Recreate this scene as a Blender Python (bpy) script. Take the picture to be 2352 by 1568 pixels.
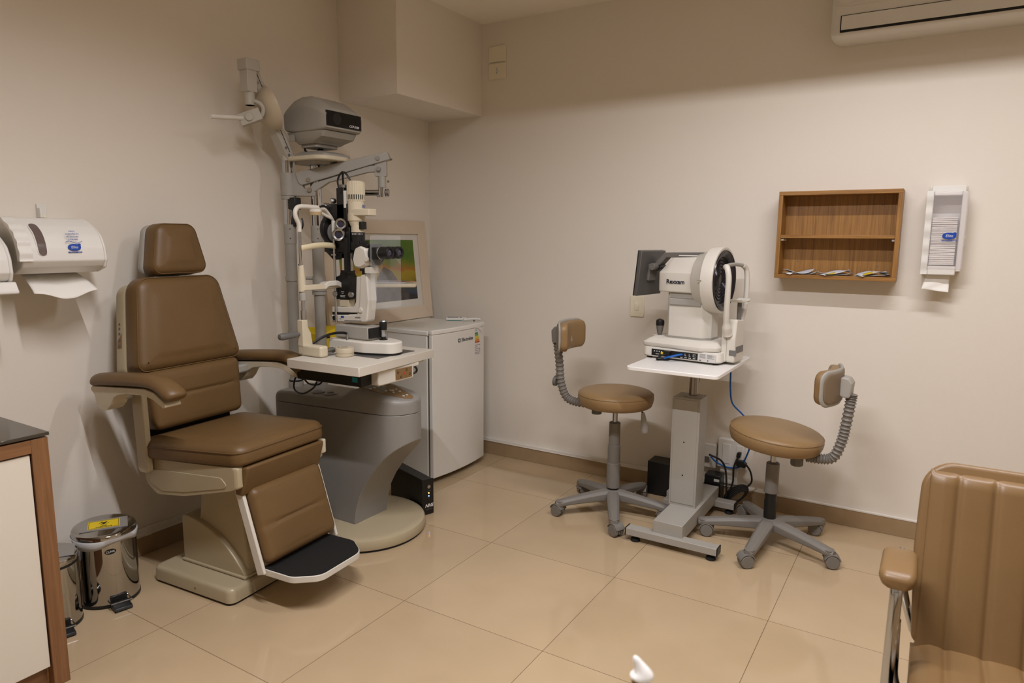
import bpy, bmesh, math, random
from mathutils import Vector, Matrix
from math import pi, sin, cos, radians as R
scn = bpy.context.scene
for o in list(bpy.data.objects): bpy.data.objects.remove(o)
random.seed(7)

# ------------------------------------------------------------------ camera
CAM = Vector((2.826, -3.555, 1.364))
cam = bpy.data.cameras.new('camera'); camo = bpy.data.objects.new('camera', cam)
scn.collection.objects.link(camo); scn.camera = camo
YAW, PIT, ROL = -0.55215, -0.14904, 0.00807
fw = Vector((sin(YAW)*cos(PIT), cos(YAW)*cos(PIT), sin(PIT)))
r0 = Vector((cos(YAW), -sin(YAW), 0)); u0 = r0.cross(fw)
rt = cos(ROL)*r0 + sin(ROL)*u0; up = -sin(ROL)*r0 + cos(ROL)*u0
mm = Matrix((rt, up, -fw)).transposed().to_4x4(); mm.translation = CAM
camo.matrix_world = mm
cam.sensor_width = 36; cam.lens = 1578.88/2352*36; cam.clip_start = 0.02
cam.dof.use_dof = True; cam.dof.focus_distance = 3.2; cam.dof.aperture_fstop = 5.6

# ------------------------------------------------------------------ world, exposure
w = bpy.data.worlds.new('World'); scn.world = w; w.use_nodes = True
w.node_tree.nodes['Background'].inputs[0].default_value = (1, .87, .7, 1)
w.node_tree.nodes['Background'].inputs[1].default_value = 0.0
vs = scn.view_settings
vs.view_transform = 'Standard'; vs.look = 'None'; vs.gamma = 1; vs.use_curve_mapping = False
vs.exposure = 0.0

# ------------------------------------------------------------------ room lamps (inside the recessed ceiling fixtures built below)
FIX = [(2.95, -1.42, .049), (2.0, -2.6, .026)]   # x, y and lamp depth of the two recessed strip fixtures
FL, FW, FH = 1.24, 0.24, 0.09
LAMP_W = [31, 60]
LAMP_COL = (1.0, .985, 1.04)
for i, (fx, fy, fd) in enumerate(FIX):
    L = bpy.data.lights.new('tube_light', 'AREA'); L.shape = 'RECTANGLE'; L.size = 1.16; L.size_y = .018
    L.energy = LAMP_W[i]; L.color = LAMP_COL
    lo = bpy.data.objects.new('tube_light', L); lo.location = (fx, fy, 2.61+fd)
    scn.collection.objects.link(lo)

# ------------------------------------------------------------------ helpers
COL = scn.collection
TM = {}
def V(*a): return Vector(a)
class MB:
    def __init__(s): s.bm = bmesh.new()
    def ring_loft(s, rings, cap0=True, cap1=True, closed=True):
        vs_ = [[s.bm.verts.new(p) for p in r] for r in rings]
        n = len(vs_[0])
        for a, b in zip(vs_, vs_[1:]):
            for i in range(n if closed else n-1):
                j = (i+1) % n
                try: s.bm.faces.new((a[i], a[j], b[j], b[i]))
                except ValueError: pass
        if cap0 and closed: s.bm.faces.new(list(reversed(vs_[0])))
        if cap1 and closed: s.bm.faces.new(vs_[-1])
        return s
    def box(s, x0, x1, y0, y1, z0, z1, M=None):
        c = [V(x, y, z) for z in (z0, z1) for x, y in ((x0, y0), (x1, y0), (x1, y1), (x0, y1))]
        if M: c = [M @ p for p in c]
        return s.ring_loft([c[:4], c[4:]])
    def prism(s, poly, ax, a0, a1):
        def m(p, a): return V(a, p[0], p[1]) if ax == 'x' else V(p[0], a, p[1]) if ax == 'y' else V(p[0], p[1], a)
        return s.ring_loft([[m(p, a0) for p in poly], [m(p, a1) for p in poly]])
    def vprism(s, poly, base, d, t0, t1):
        # polygon of (along, z) in the vertical plane through base with horizontal direction d
        d = Vector((d[0], d[1], 0)).normalized(); n = V(-d.y, d.x, 0); b = V(base[0], base[1], 0)
        f = lambda p, t: b + d*p[0] + n*t + V(0, 0, p[1])
        return s.ring_loft([[f(p, t0) for p in poly], [f(p, t1) for p in poly]])
    def cyl(s, p0, p1, r0, r1=None, n=24):
        p0, p1 = Vector(p0), Vector(p1); r1 = r0 if r1 is None else r1
        return s.lathe([(r0, 0), (r1, (p1-p0).length)], p0, p1-p0, n)
    def lathe(s, prof, o=(0, 0, 0), ax=(0, 0, 1), n=32, cap0=True, cap1=True):
        o = Vector(o); ax = Vector(ax).normalized(); q = ax.to_track_quat('Z', 'Y')
        X, Y = q @ V(1, 0, 0), q @ V(0, 1, 0)
        rings = [[o + ax*z + (X*cos(2*pi*i/n) + Y*sin(2*pi*i/n))*max(r, 1e-5) for i in range(n)] for r, z in prof]
        return s.ring_loft(rings, cap0, cap1)
    def tube(s, pts, r, n=10, smooth=0, closed=False, sq=1.0):
        pts = [Vector(p) for p in pts]
        if smooth: pts = spline(pts, smooth)
        rs = r if isinstance(r, (list, tuple)) else [r]*len(pts)
        if len(rs) != len(pts): rs = [rs[int(i*(len(rs)-1)/(len(pts)-1))] for i in range(len(pts))]
        rings = []; ref = None
        for i, p in enumerate(pts):
            t = (pts[min(i+1, len(pts)-1)] - pts[max(i-1, 0)]).normalized()
            if ref is None: ref = t.orthogonal().normalized() if abs(t.z) > .9 else V(0, 0, 1)
            ref = (ref - t*ref.dot(t)).normalized(); b = t.cross(ref)
            rings.append([p + (ref*cos(2*pi*k/n)*sq + b*sin(2*pi*k/n))*rs[i] for k in range(n)])
        return s.ring_loft(rings)
    def sphere(s, c, r, n=16, sz=1.0, M=None):
        prof = [(r*sin(pi*i/n), -r*sz*cos(pi*i/n)) for i in range(n+1)]
        return s.lathe(prof, c, (0, 0, 1), n*2)
    def pad(s, outline, T, re, puff, M, grooves=(), back=True, rings=10):
        # upholstered pad: outline (u,v) ccw, thickness T along +w, edge radius re, domed by puff
        n = len(outline); P = [Vector(p) for p in outline]; cen = sum(P, Vector((0, 0)))/n
        N = []
        for i in range(n):
            t = (P[(i+1) % n]-P[i-1]); N.append(Vector((t.y, -t.x)).normalized())
        def off(d): return [P[i]-N[i]*d for i in range(n)]
        def gz(q):
            z = 0
            for ax, pos, wd, dp in grooves: z -= dp*math.exp(-((q[ax]-pos)/wd)**2)
            return z
        rg = []
        for k in range(5):
            a = pi/2*k/4; rg.append([M @ V(q.x, q.y, re*(1-sin(a))) for q in off(re*(1-cos(a))*1.0)] if 0 else [M @ V(q.x, q.y, re*(1-cos(a))*.6) for q in off(re*(1-sin(a)))])
        for k in range(1, 6):
            a = pi/2*k/5; rg.append([M @ V(q.x, q.y, T-re+re*sin(a)+gz(q)*k/5) for q in off(re*(1-cos(a)))])
        base = off(re); hx = max(abs(q.x-cen.x) for q in base); hy = max(abs(q.y-cen.y) for q in base)
        def dome(q): return puff*(max(0, 1-((q[0]-cen.x)/hx)**2)*max(0, 1-((q[1]-cen.y)/hy)**2))**.6
        for k in range(1, rings):
            f = 1-k/rings; qs = [(cen.x+(q.x-cen.x)*f, cen.y+(q.y-cen.y)*f) for q in base]
            rg.append([M @ V(q[0], q[1], T+dome(q)*min(1, k/3)+gz(q)) for q in qs])
        return s.ring_loft(rg)
    def grid(s, f, nu, nv):
        v = [[s.bm.verts.new(f(i/nu, j/nv)) for j in range(nv+1)] for i in range(nu+1)]
        for i in range(nu):
            for j in range(nv): s.bm.faces.new((v[i][j], v[i+1][j], v[i+1][j+1], v[i][j+1]))
        return s
def spline(p, k):
    out = []
    for i in range(len(p)-1):
        a, b, c, d = p[max(i-1, 0)], p[i], p[i+1], p[min(i+2, len(p)-1)]
        for j in range(k):
            t = j/k
            out.append(.5*((2*b)+(c-a)*t+(2*a-5*b+4*c-d)*t*t+(3*b-a-3*c+d)*t**3))
    return out+[p[-1]]
def rpoly(pts, rad, n=6, sub=0):
    # rounded polygon (ccw), radius per corner or common; sub: extra points per straight edge
    out = []; m = len(pts)
    for i in range(m):
        r = rad[i] if isinstance(rad, (list, tuple)) else rad
        a, b, c = Vector(pts[i-1]), Vector(pts[i]), Vector(pts[(i+1) % m])
        d1, d2 = (a-b), (c-b); l1, l2 = d1.length, d2.length; d1.normalize(); d2.normalize()
        ang = d1.angle(d2); t = min(r/math.tan(ang/2), .49*l1, .49*l2)
        if r <= 0: out.append(b); continue
        r = t*math.tan(ang/2); cc = b+(d1+d2).normalized()*(r/sin(ang/2))
        s0 = b+d1*t-cc; s1 = b+d2*t-cc
        a0 = math.atan2(s0.y, s0.x); da = (math.atan2(s1.y, s1.x)-a0+pi) % (2*pi)-pi
        out += [cc+Vector((cos(a0+da*k/n), sin(a0+da*k/n)))*r for k in range(n+1)]
    if sub:
        o2 = []
        for i, p in enumerate(out):
            q = out[(i+1) % len(out)]; o2.append(p); L = (q-p).length; k = int(L/sub)
            o2 += [p.lerp(q, (j+1)/(k+1)) for j in range(k)]
        out = o2
    return out
def rect(x0, x1, y0, y1): return [(x0, y0), (x1, y0), (x1, y1), (x0, y1)]
def rrect(x0, x1, y0, y1, r, n=5, sub=0): return rpoly(rect(x0, x1, y0, y1), r, n, sub)
def frame(o, right, upv):
    r_ = Vector(right).normalized(); u_ = Vector(upv); u_ = (u_-r_*u_.dot(r_)).normalized(); n_ = r_.cross(u_)
    M = Matrix((r_, u_, n_)).transposed().to_4x4(); M.translation = Vector(o); return M

def tag(o, label, cat=None, group=None):
    o['label'] = label
    if cat: o['category'] = cat
    if group: o['group'] = group
def thing(name, label, cat, loc=(0, 0, 0), rz=0, group=None):
    o = bpy.data.objects.new(name, None); COL.objects.link(o); o.empty_display_size = .05
    o.location = loc; o.rotation_euler = (0, 0, rz); tag(o, label, cat, group)
    TM[o.name] = Matrix.Translation(loc) @ Matrix.Rotation(rz, 4, 'Z'); return o
def obj(name, mb, m, parent=None, bevel=0, ang=35, local=False, label=None, origin=None, seg=2, sub=0, flat=False):
    bm = mb.bm
    if parent is not None:
        T = TM[parent.name]
        if not local: bm.transform(T.inverted())
    elif origin is not None:
        bm.transform(Matrix.Translation(-Vector(origin)))
    bmesh.ops.recalc_face_normals(bm, faces=bm.faces)
    me = bpy.data.meshes.new(name); bm.to_mesh(me); bm.free()
    if not flat:
        for p in me.polygons: p.use_smooth = True
        me.set_sharp_from_angle(angle=R(ang))
    me.materials.append(m)
    o = bpy.data.objects.new(name, me); COL.objects.link(o)
    if parent is not None: o.parent = parent; TM[o.name] = T
    elif origin is not None: o.location = origin
    if bevel:
        b = o.modifiers.new('bevel', 'BEVEL'); b.width = bevel; b.segments = seg; b.limit_method = 'ANGLE'; b.angle_limit = R(30); b.harden_normals = False
    if sub:
        b = o.modifiers.new('sub', 'SUBSURF'); b.levels = sub; b.render_levels = sub
    if label: o['label'] = label
    return o
def struct(name, mb, m, bevel=0, **k):
    o = obj(name, mb, m, bevel=bevel, **k); o['kind'] = 'structure'; return o
def text(name, s, size, m, parent, M, align='CENTER', ex=.0003, local=False, sx=1.0, shear=0, bold=0):
    c = bpy.data.curves.new(name, 'FONT'); c.body = s; c.size = size; c.align_x = align; c.align_y = 'CENTER'; c.extrude = ex; c.resolution_u = 3; c.shear = shear; c.offset = bold
    t = bpy.data.objects.new('tmp', c); COL.objects.link(t)
    dg = bpy.context.evaluated_depsgraph_get(); me = bpy.data.meshes.new_from_object(t.evaluated_get(dg)); bpy.data.objects.remove(t)
    mb = MB(); mb.bm.from_mesh(me); bpy.data.meshes.remove(me)
    mb.bm.transform(M @ Matrix.Diagonal((sx, 1, 1, 1)))
    return obj(name, mb, m, parent, local=local, flat=True)

# ------------------------------------------------------------------ materials
MATS = {}
def mat(name, col, rough=.5, metal=0, bump=0, bscale=200, var=0, vscale=6, coat=0, spec=.5, trans=0, alpha=1, emit=None, es=0, ior=1.45):
    if name in MATS: return MATS[name]
    m = bpy.data.materials.new(name); m.use_nodes = True; nt = m.node_tree; b = nt.nodes['Principled BSDF']
    b.inputs['Base Color'].default_value = (*col, 1); b.inputs['Roughness'].default_value = rough; b.inputs['Metallic'].default_value = metal
    b.inputs['Coat Weight'].default_value = coat; b.inputs['Specular IOR Level'].default_value = spec
    b.inputs['Transmission Weight'].default_value = trans; b.inputs['Alpha'].default_value = alpha; b.inputs['IOR'].default_value = ior
    if emit: b.inputs['Emission Color'].default_value = (*emit, 1); b.inputs['Emission Strength'].default_value = es
    tc = nt.nodes.new('ShaderNodeTexCoord')
    if bump or var:
        n = nt.nodes.new('ShaderNodeTexNoise'); nt.links.new(tc.outputs['Object'], n.inputs['Vector']); n.inputs['Scale'].default_value = bscale if bump else vscale; n.inputs['Detail'].default_value = 3
        if bump:
            bp = nt.nodes.new('ShaderNodeBump'); bp.inputs['Strength'].default_value = bump; bp.inputs['Distance'].default_value = .002
            nt.links.new(n.outputs['Fac'], bp.inputs['Height']); nt.links.new(bp.outputs[0], b.inputs['Normal'])
        if var:
            n2 = nt.nodes.new('ShaderNodeTexNoise'); nt.links.new(tc.outputs['Object'], n2.inputs['Vector']); n2.inputs['Scale'].default_value = vscale; n2.inputs['Detail'].default_value = 4
            r = nt.nodes.new('ShaderNodeValToRGB'); nt.links.new(n2.outputs['Fac'], r.inputs[0])
            r.color_ramp.elements[0].position = .3; r.color_ramp.elements[1].position = .7
            r.color_ramp.elements[0].color = (*[c*(1-var) for c in col], 1); r.color_ramp.elements[1].color = (*[min(1, c*(1+var)) for c in col], 1)
            nt.links.new(r.outputs[0], b.inputs['Base Color'])
    MATS[name] = m; return m
def wood(name, c1, c2, axis=2, scale=18, rough=.42):
    m = bpy.data.materials.new(name); m.use_nodes = True; nt = m.node_tree; b = nt.nodes['Principled BSDF']
    tc = nt.nodes.new('ShaderNodeTexCoord'); mp = nt.nodes.new('ShaderNodeMapping'); nt.links.new(tc.outputs['Object'], mp.inputs[0])
    sc = [scale*6]*3; sc[axis] = scale*.22; mp.inputs['Scale'].default_value = sc
    n = nt.nodes.new('ShaderNodeTexNoise'); nt.links.new(mp.outputs[0], n.inputs['Vector']); n.inputs['Scale'].default_value = 1; n.inputs['Detail'].default_value = 6; n.inputs['Roughness'].default_value = .65; n.inputs['Distortion'].default_value = .6
    r = nt.nodes.new('ShaderNodeValToRGB'); nt.links.new(n.outputs['Fac'], r.inputs[0]); e = r.color_ramp.elements
    e[0].position = .33; e[1].position = .66; e[0].color = (*c1, 1); e[1].color = (*c2, 1)
    nt.links.new(r.outputs[0], b.inputs['Base Color']); b.inputs['Roughness'].default_value = rough
    MATS[name] = m; return m
def floor_mat():
    m = bpy.data.materials.new('porcelain_tile'); m.use_nodes = True; nt = m.node_tree; b = nt.nodes['Principled BSDF']
    tc = nt.nodes.new('ShaderNodeTexCoord'); mp = nt.nodes.new('ShaderNodeMapping'); nt.links.new(tc.outputs['Object'], mp.inputs[0]); mp.inputs['Location'].default_value = (-.608+.6*10, -.108+.6*20, 0)
    br = nt.nodes.new('ShaderNodeTexBrick'); nt.links.new(mp.outputs[0], br.inputs['Vector']); br.offset = 0; br.squash = 1
    br.inputs['Scale'].default_value = 1; br.inputs['Brick Width'].default_value = .6; br.inputs['Row Height'].default_value = .6; br.inputs['Mortar Size'].default_value = .0011; br.inputs['Mortar Smooth'].default_value = .1
    br.inputs['Color1'].default_value = (.455, .338, .204, 1); br.inputs['Color2'].default_value = (.478, .356, .216, 1); br.inputs['Mortar'].default_value = (.16, .10, .055, 1); br.inputs['Bias'].default_value = 0
    n = nt.nodes.new('ShaderNodeTexNoise'); nt.links.new(tc.outputs['Object'], n.inputs['Vector']); n.inputs['Scale'].default_value = 3.5; n.inputs['Detail'].default_value = 7
    mr = nt.nodes.new('ShaderNodeMapRange'); nt.links.new(n.outputs['Fac'], mr.inputs[0]); mr.inputs[3].default_value = .9; mr.inputs[4].default_value = 1.1
    mx = nt.nodes.new('ShaderNodeMix'); mx.data_type = 'RGBA'; mx.blend_type = 'MULTIPLY'; mx.inputs[0].default_value = 1
    nt.links.new(br.outputs['Color'], mx.inputs[6]); nt.links.new(mr.outputs[0], mx.inputs[7]); nt.links.new(mx.outputs[2], b.inputs['Base Color'])
    b.inputs['Roughness'].default_value = .085; b.inputs['Specular IOR Level'].default_value = .42
    return m
PAINT2 = mat('unseen_wall_bounce_tone', (.60, .50, .365), .7)  # unseen walls: made-up tone, set to warm and weaken the bounced light
PAINT = mat('wall_paint', (.76, .70, .61), .85, bump=.12, bscale=260)
CEIL = mat('ceiling_paint', (.88, .81, .70), .9)
SKIRT = mat('skirting_tile', (.34, .235, .13), .3, var=.08, vscale=9)
WHITEP = mat('white_plastic', (.74, .715, .66), .38)
DUCTW = mat('duct_white', (.74, .70, .63), .5)
LEATHER = mat('brown_leather', (.138, .078, .028), .42, bump=.25, bscale=420, var=.06, vscale=5)
LEATHER3 = mat('armchair_leather', (.20, .116, .045), .38, bump=.1, bscale=420, var=.05, vscale=5)
LEATHER2 = mat('tan_leather', (.265, .165, .072), .40, bump=.25, bscale=420, var=.05, vscale=5)
CREAM = mat('cream_enamel', (.42, .35, .225), .3, bump=.1, bscale=300)
CREAML = mat('light_cream_enamel', (.60, .53, .39), .33)
GREYB = mat('grey_body_plastic', (.25, .237, .215), .42)
GREYM = mat('grey_metal_paint', (.335, .315, .275), .45, bump=.1, bscale=500)
GREYD = mat('dark_grey_plastic', (.14, .13, .115), .5)
GREYS = mat('stool_grey_plastic', (.185, .17, .148), .5, bump=.15, bscale=600)
LAMPG = mat('lamp_enamel', (.44, .41, .35), .42)
GREYL = mat('light_grey_enamel', (.36, .34, .30), .42, bump=.1, bscale=500)
INSTR = mat('instrument_off_white', (.66, .625, .55), .4)
CHROME = mat('chrome', (.52, .55, .60), .10, 1)
STEEL = mat('brushed_steel', (.46, .475, .49), .26, 1)
MIRROR = mat('polished_steel', (.47, .465, .46), .06, 1)
BLACK = mat('black_plastic', (.008, .008, .008), .38)
BLACKM = mat('black_matte', (.006, .0055, .005), .75)
RUBBER = mat('black_rubber', (.01, .01, .01), .7)
GLASSB = mat('black_glass', (.006, .006, .007), .08)
LENS = mat('lens_glass', (.03, .03, .05), .03, spec=1)
BROWNP = mat('bronze_membrane', (.225, .132, .055), .35)
BLUE = mat('logo_blue', (.008, .06, .36), .4)
BLUEC = mat('blue_cable', (.005, .10, .42), .45)
YELLOW = mat('warning_yellow', (.72, .52, .01), .5)
INK = mat('black_ink', (.012, .012, .014), .6)
GREYINK = mat('grey_ink', (.12, .12, .12), .6)
WHITEINK = mat('white_ink', (.7, .7, .68), .6)
PAPER = mat('tissue_paper', (.80, .765, .70), .9, bump=.15, bscale=120)
IVORY = mat('ivory_plastic', (.80, .735, .57), .4)
ACRYL = mat('clear_acrylic', (.8, .82, .82), .05, alpha=.10)
SMOKE = mat('clear_dispenser_plastic', (.74, .68, .70), .10, alpha=.16)
FRIDGE = mat('fridge_white', (.70, .68, .62), .35, bump=.06, bscale=500)
SEAL = mat('fridge_seal_grey', (.13, .12, .10), .6)
WOODM = wood('teak_laminate', (.20, .088, .018), (.375, .186, .044), 2)
WOODX = wood('teak_laminate_across', (.20, .088, .018), (.375, .186, .044), 0)
WOODY = wood('teak_laminate_deep', (.20, .088, .018), (.375, .186, .044), 1)
WOODD = wood('brown_laminate', (.17, .075, .028), (.255, .122, .05), 2)
WOODDY = wood('brown_laminate_across', (.17, .075, .028), (.255, .122, .05), 1)
PANELW = mat('white_laminate', (.72, .67, .57), .5)
TABLEW = mat('table_white_laminate', (.60, .555, .475), .42)
TABLEB = mat('bright_white_laminate', (.82, .80, .76), .35)
TUBE = mat('fluorescent_tube', (1, 1, 1), .5, emit=(1, .97, 1), es=6)
BAFFLE = mat('baffle_aluminium', (.3, .29, .27), .5)
FIXW = mat('fixture_white', (.8, .78, .74), .5)
BAG = mat('bin_liner', (.75, .74, .72), .4, trans=.35)
FRAMEW = mat('picture_frame_white', (.66, .55, .42), .55, bump=.15, bscale=90)
MATTE = mat('picture_mount', (.66, .63, .57), .7)
TEAL = mat('teal_rocker', (.0, .06, .06), .3, emit=(0, .35, .33), es=.05)
# ------------------------------------------------------------------ setting
RX, RY, H = 4.3, -4.9, 2.61
m = MB(); m.box(-.1, RX+.1, RY-.1, .1, -.05, 0); struct('floor', m, floor_mat())
m = MB(); m.box(-.1, 0, RY-.1, .1, 0, H+.1); struct('wall_left', m, PAINT)
m = MB(); m.box(0, RX+.1, 0, .1, 0, H+.1); struct('wall_right', m, PAINT)
m = MB(); m.box(RX, RX+.1, RY-.1, 0, 0, H+.1); struct('wall_far_right', m, PAINT2)
m = MB(); m.box(0, RX, RY-.1, RY, 0, H+.1); struct('wall_behind', m, PAINT2)
xs = sorted({0, RX, *[f[0]+s*FL/2 for f in FIX for s in (-1, 1)]}); ys = sorted({0, RY, *[f[1]+s*FW/2 for f in FIX for s in (-1, 1)]})
m = MB()
for x0, x1 in zip(xs, xs[1:]):
    for y0, y1 in zip(ys, ys[1:]):
        cx, cy = (x0+x1)/2, (y0+y1)/2
        if not any(abs(cx-f[0]) < FL/2 and abs(cy-f[1]) < FW/2 for f in FIX): m.box(x0, x1, y0, y1, H, H+.015)
struct('ceiling', m, CEIL, flat=True)
m = MB(); m.box(0, .41, -.765, 0, 2.087, H); struct('trim_1', m, PAINT)
# tile skirting with a white cable raceway or bead on top
for nm, a in (('baseboard_right', (0.012, RX, -.012, 0)), ('baseboard_left', (0, .012, RY, 0))):
    m = MB(); m.box(a[0], a[1], a[2], a[3], 0, .082); struct(nm, m, SKIRT, bevel=.0015)
m = MB(); m.box(0.016, 1.985, -.016, 0, .082, .103); m.box(.016, 1.985, -.018, 0, .084, .088); struct('trim_2', m, DUCTW, bevel=.002)
m = MB(); m.box(1.985, RX, -.014, 0, .082, .092); struct('trim_3', m, DUCTW, bevel=.002)
m = MB(); m.box(0, .016, RY, -.016, .082, .118); m.box(0, .018, RY, -.016, .084, .088); m.box(0, .018, RY, -.016, .104, .107); m.box(0, .019, -1.99, -1.965, .082, .12); struct('trim_4', m, DUCTW, bevel=.002)
for i, (fx, fy, fd) in enumerate(FIX):
    t = thing('ceiling_light', ['recessed strip light in the ceiling nearer the wooden wall shelf', 'recessed strip light in the ceiling above the middle of the room, left of the armchair'][i], 'light', (fx, fy, H), group='recessed strip lights')
    m = MB(); a, b = FL/2, FW/2; e = .012
    m.box(fx-a-e, fx-a, fy-b-e, fy+b+e, H, H+FH); m.box(fx+a, fx+a+e, fy-b-e, fy+b+e, H, H+FH)
    m.box(fx-a, fx+a, fy-b-e, fy-b, H, H+FH); m.box(fx-a, fx+a, fy+b, fy+b+e, H, H+FH); m.box(fx-a-e, fx+a+e, fy-b-e, fy+b+e, H+FH, H+FH+e)
    obj('housing', m, FIXW, t)
    m = MB(); m.cyl((fx-.59, fy, H+fd+.014), (fx+.59, fy, H+fd+.014), .011, n=12); obj('tube', m, TUBE, t)
    n = [5, 12][i]  # unseen cross louvres, added and spaced to dim the upper left wall
    for k in range(n+1): xq = fx-.598+1.196*k/n; m = MB(); m.box(xq-.001, xq+.001, fy-b, fy+b, H+.0005, H+fd-.002); obj('louvre', m, BAFFLE, t)

# ------------------------------------------------------------------ right wall
def plate(name, label, x0, x1, z0, z1, kind):
    t = thing(name, label, 'switch' if kind == 'switch' else 'outlet', ((x0+x1)/2, 0, z0))
    m = MB(); m.prism(rrect(x0, x1, z0, z1, .008), 'y', -.009, 0); obj('cover_plate', m, IVORY, t, bevel=.003)
    cx, cz = (x0+x1)/2, (z0+z1)/2
    if kind == 'switch':
        m = MB(); m.prism([(-.009, cz-.022), (-.0125, cz-.022), (-.017, cz+.0), (-.0115, cz+.022), (-.009, cz+.022)], 'x', cx-.0115, cx+.0115); obj('rocker', m, IVORY, t, bevel=.001)
    if kind == 'socket':
        m = MB(); m.prism(rrect(cx-.011, cx+.011, cz-.02, cz+.02, .009), 'y', -.0105, -.008); obj('socket_insert', m, WHITEP, t)
        m = MB()
        for d in (-.011, 0, .011): m.cyl((cx+(.002 if d == 0 else 0), -.0112, cz+d), (cx+(.002 if d == 0 else 0), -.009, cz+d), .0026, n=10)
        obj('pin_holes', m, BLACKM, t)
    return t
plate('light_switch', 'ivory single-rocker light switch on the wall behind the white eye instrument', 1.402, 1.482, .944, 1.06, 'switch')
plate('blank_plate', 'blank ivory wall plate high beside the soffit, above the socket plate', .463, .581, 2.386, 2.474, 'blank')
plate('wall_socket', 'ivory three-pin socket plate high beside the soffit, under the blank plate', .463, .581, 2.289, 2.379, 'socket')

# low outlet box with plugs, next to the right stool
t = thing('outlet_box', 'white power outlet box low on the wall behind the right stool, with black plugs', 'outlet', (2.01, 0, .11))
m = MB(); m.box(1.925, 2.075, -.035, 0, .19, .345); obj('box', m, WHITEP, t, bevel=.006)
m = MB(); m.box(2.02, 2.055, -.038, -.034, .215, .32); m.box(1.95, 1.99, -.038, -.034, .215, .32); obj('socket_insert', m, WHITEP, t, bevel=.002)
m = MB(); m.box(1.94, 2.03, -.026, 0, .103, .192); obj('duct', m, DUCTW, t, bevel=.003)
t = thing('data_outlet_plate', 'white data outlet plate low on the wall, half hidden behind the grey instrument pedestal', 'outlet', (1.87, 0, .17))
m = MB(); m.box(1.815, 1.915, -.02, 0, .17, .30); obj('cover_plate', m, WHITEP, t, bevel=.004)
m = MB(); m.box(1.85, 1.88, -.024, -.018, .2, .23); obj('jack', m, GREYD, t)

# wooden wall shelf
t = thing('wall_shelf', 'teak two-compartment wall shelf on the right wall', 'shelf', (2.4185, 0, 1.189))
x0, x1, z0, z1, d, b = 2.166, 2.672, 1.189, 1.588, .12, .018
m = MB(); m.box(x0, x1, -d, -.001, z1-b, z1); obj('top_board', m, WOODX, t, bevel=.0012)
m = MB(); m.box(x0, x1, -d, -.001, z0, z0+b); obj('bottom_board', m, WOODX, t, bevel=.0012)
for xa in (x0, x1-b):
    m = MB(); m.box(xa, xa+b, -d, -.001, z0+b, z1-b); obj('side_board', m, WOODM, t, bevel=.0012)
m = MB(); m.box(x0+b, x1-b, -d+.003, -.012, 1.375, 1.390); obj('middle_board', m, WOODX, t, bevel=.0012)
m = MB(); m.box(x0+b, x1-b, -.012, -.001, z0+b, z1-b); bk = obj('back_board', m, WOODM, t)
for xa, za in ((2.25, 1.515), (2.59, 1.525), (2.25, 1.265), (2.59, 1.25)): m = MB(); m.cyl((xa, -.0125, za), (xa, -.0115, za), .004, n=12); obj('screw', m, GREYD, t)
for xa, sx in ((x0+b, 1), (x1-b, -1)):
    for ya in (-.10, -.04):
        m = MB(); m.cyl((xa, ya, 1.368), (xa+sx*.011, ya, 1.368), .0062, n=14); obj('shelf_pin', m, WHITEP, t, label='white plastic shelf pin')

# folded sachets lying on the shelf
def sachet(x0, x1, seed, label, yel):
    rnd = random.Random(seed); cx = (x0+x1)/2
    t = thing('folded_packet', label, 'packet', (cx, -.07, 1.207), group='packets on the wall shelf')
    ph = rnd.random()*6
    def f(dz, y0, y1, amp, xs0=0, xs1=0):
        def g(u, v):
            x = x0+xs0+(x1-x0-xs0-xs1)*u; y = y0+(y1-y0)*v
            z = 1.2085+dz+1.9*amp*(.5+.5*sin(ph+u*5+v*2))+.006*max(0, u-.85)/.15*(1 if v < .6 else .4)
            return V(x, y+.004*sin(u*7+ph), z)
        return g
    m = MB(); m.grid(f(0, -.115, -.03, .004), 14, 6); o = obj('paper_sheet', m, mat('pale_blue_paper', (.50, .56, .60), .8), t); s = o.modifiers.new('s', 'SOLIDIFY'); s.thickness = .0012; s.offset = 1
    m = MB(); m.grid(f(.004, -.125, -.04, .009, .006, .01), 14, 6); o = obj('folded_flap', m, mat('pale_lilac_paper', (.62, .63, .68), .8), t, label='pale lilac folded flap'); s = o.modifiers.new('s', 'SOLIDIFY'); s.thickness = .0012; s.offset = 1
    m = MB(); q = x0+.018; L_ = .035
    m.ring_loft([[V(q, -.127, 1.212), V(q+L_*.6, -.131, 1.2075), V(q+L_, -.124, 1.215)], [V(q, -.12, 1.2135), V(q+L_*.6, -.122, 1.209), V(q+L_, -.12, 1.2165)]]); obj('corner', m, mat('white_paper', (.72, .72, .70), .8), t)
    if yel:
        m = MB(); m.grid(lambda u, v: f(.0062, -.125, -.04, .009, .006, .01)(.25+u*.3, -.06+v*.45)+V(0, -.0015, 0), 8, 4); o = obj('printed_panel', m, YELLOW, t, label='yellow printed panel'); s = o.modifiers.new('s', 'SOLIDIFY'); s.thickness = .0008; s.offset = 1
sachet(2.20, 2.345, 3, 'leftmost pale folded paper packet lying on the wall shelf, no yellow print', 0)
sachet(2.35, 2.495, 9, 'middle folded paper packet on the wall shelf with bright yellow print', 1)
sachet(2.505, 2.645, 5, 'rightmost folded paper packet lying on the wall shelf', 1)

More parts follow.
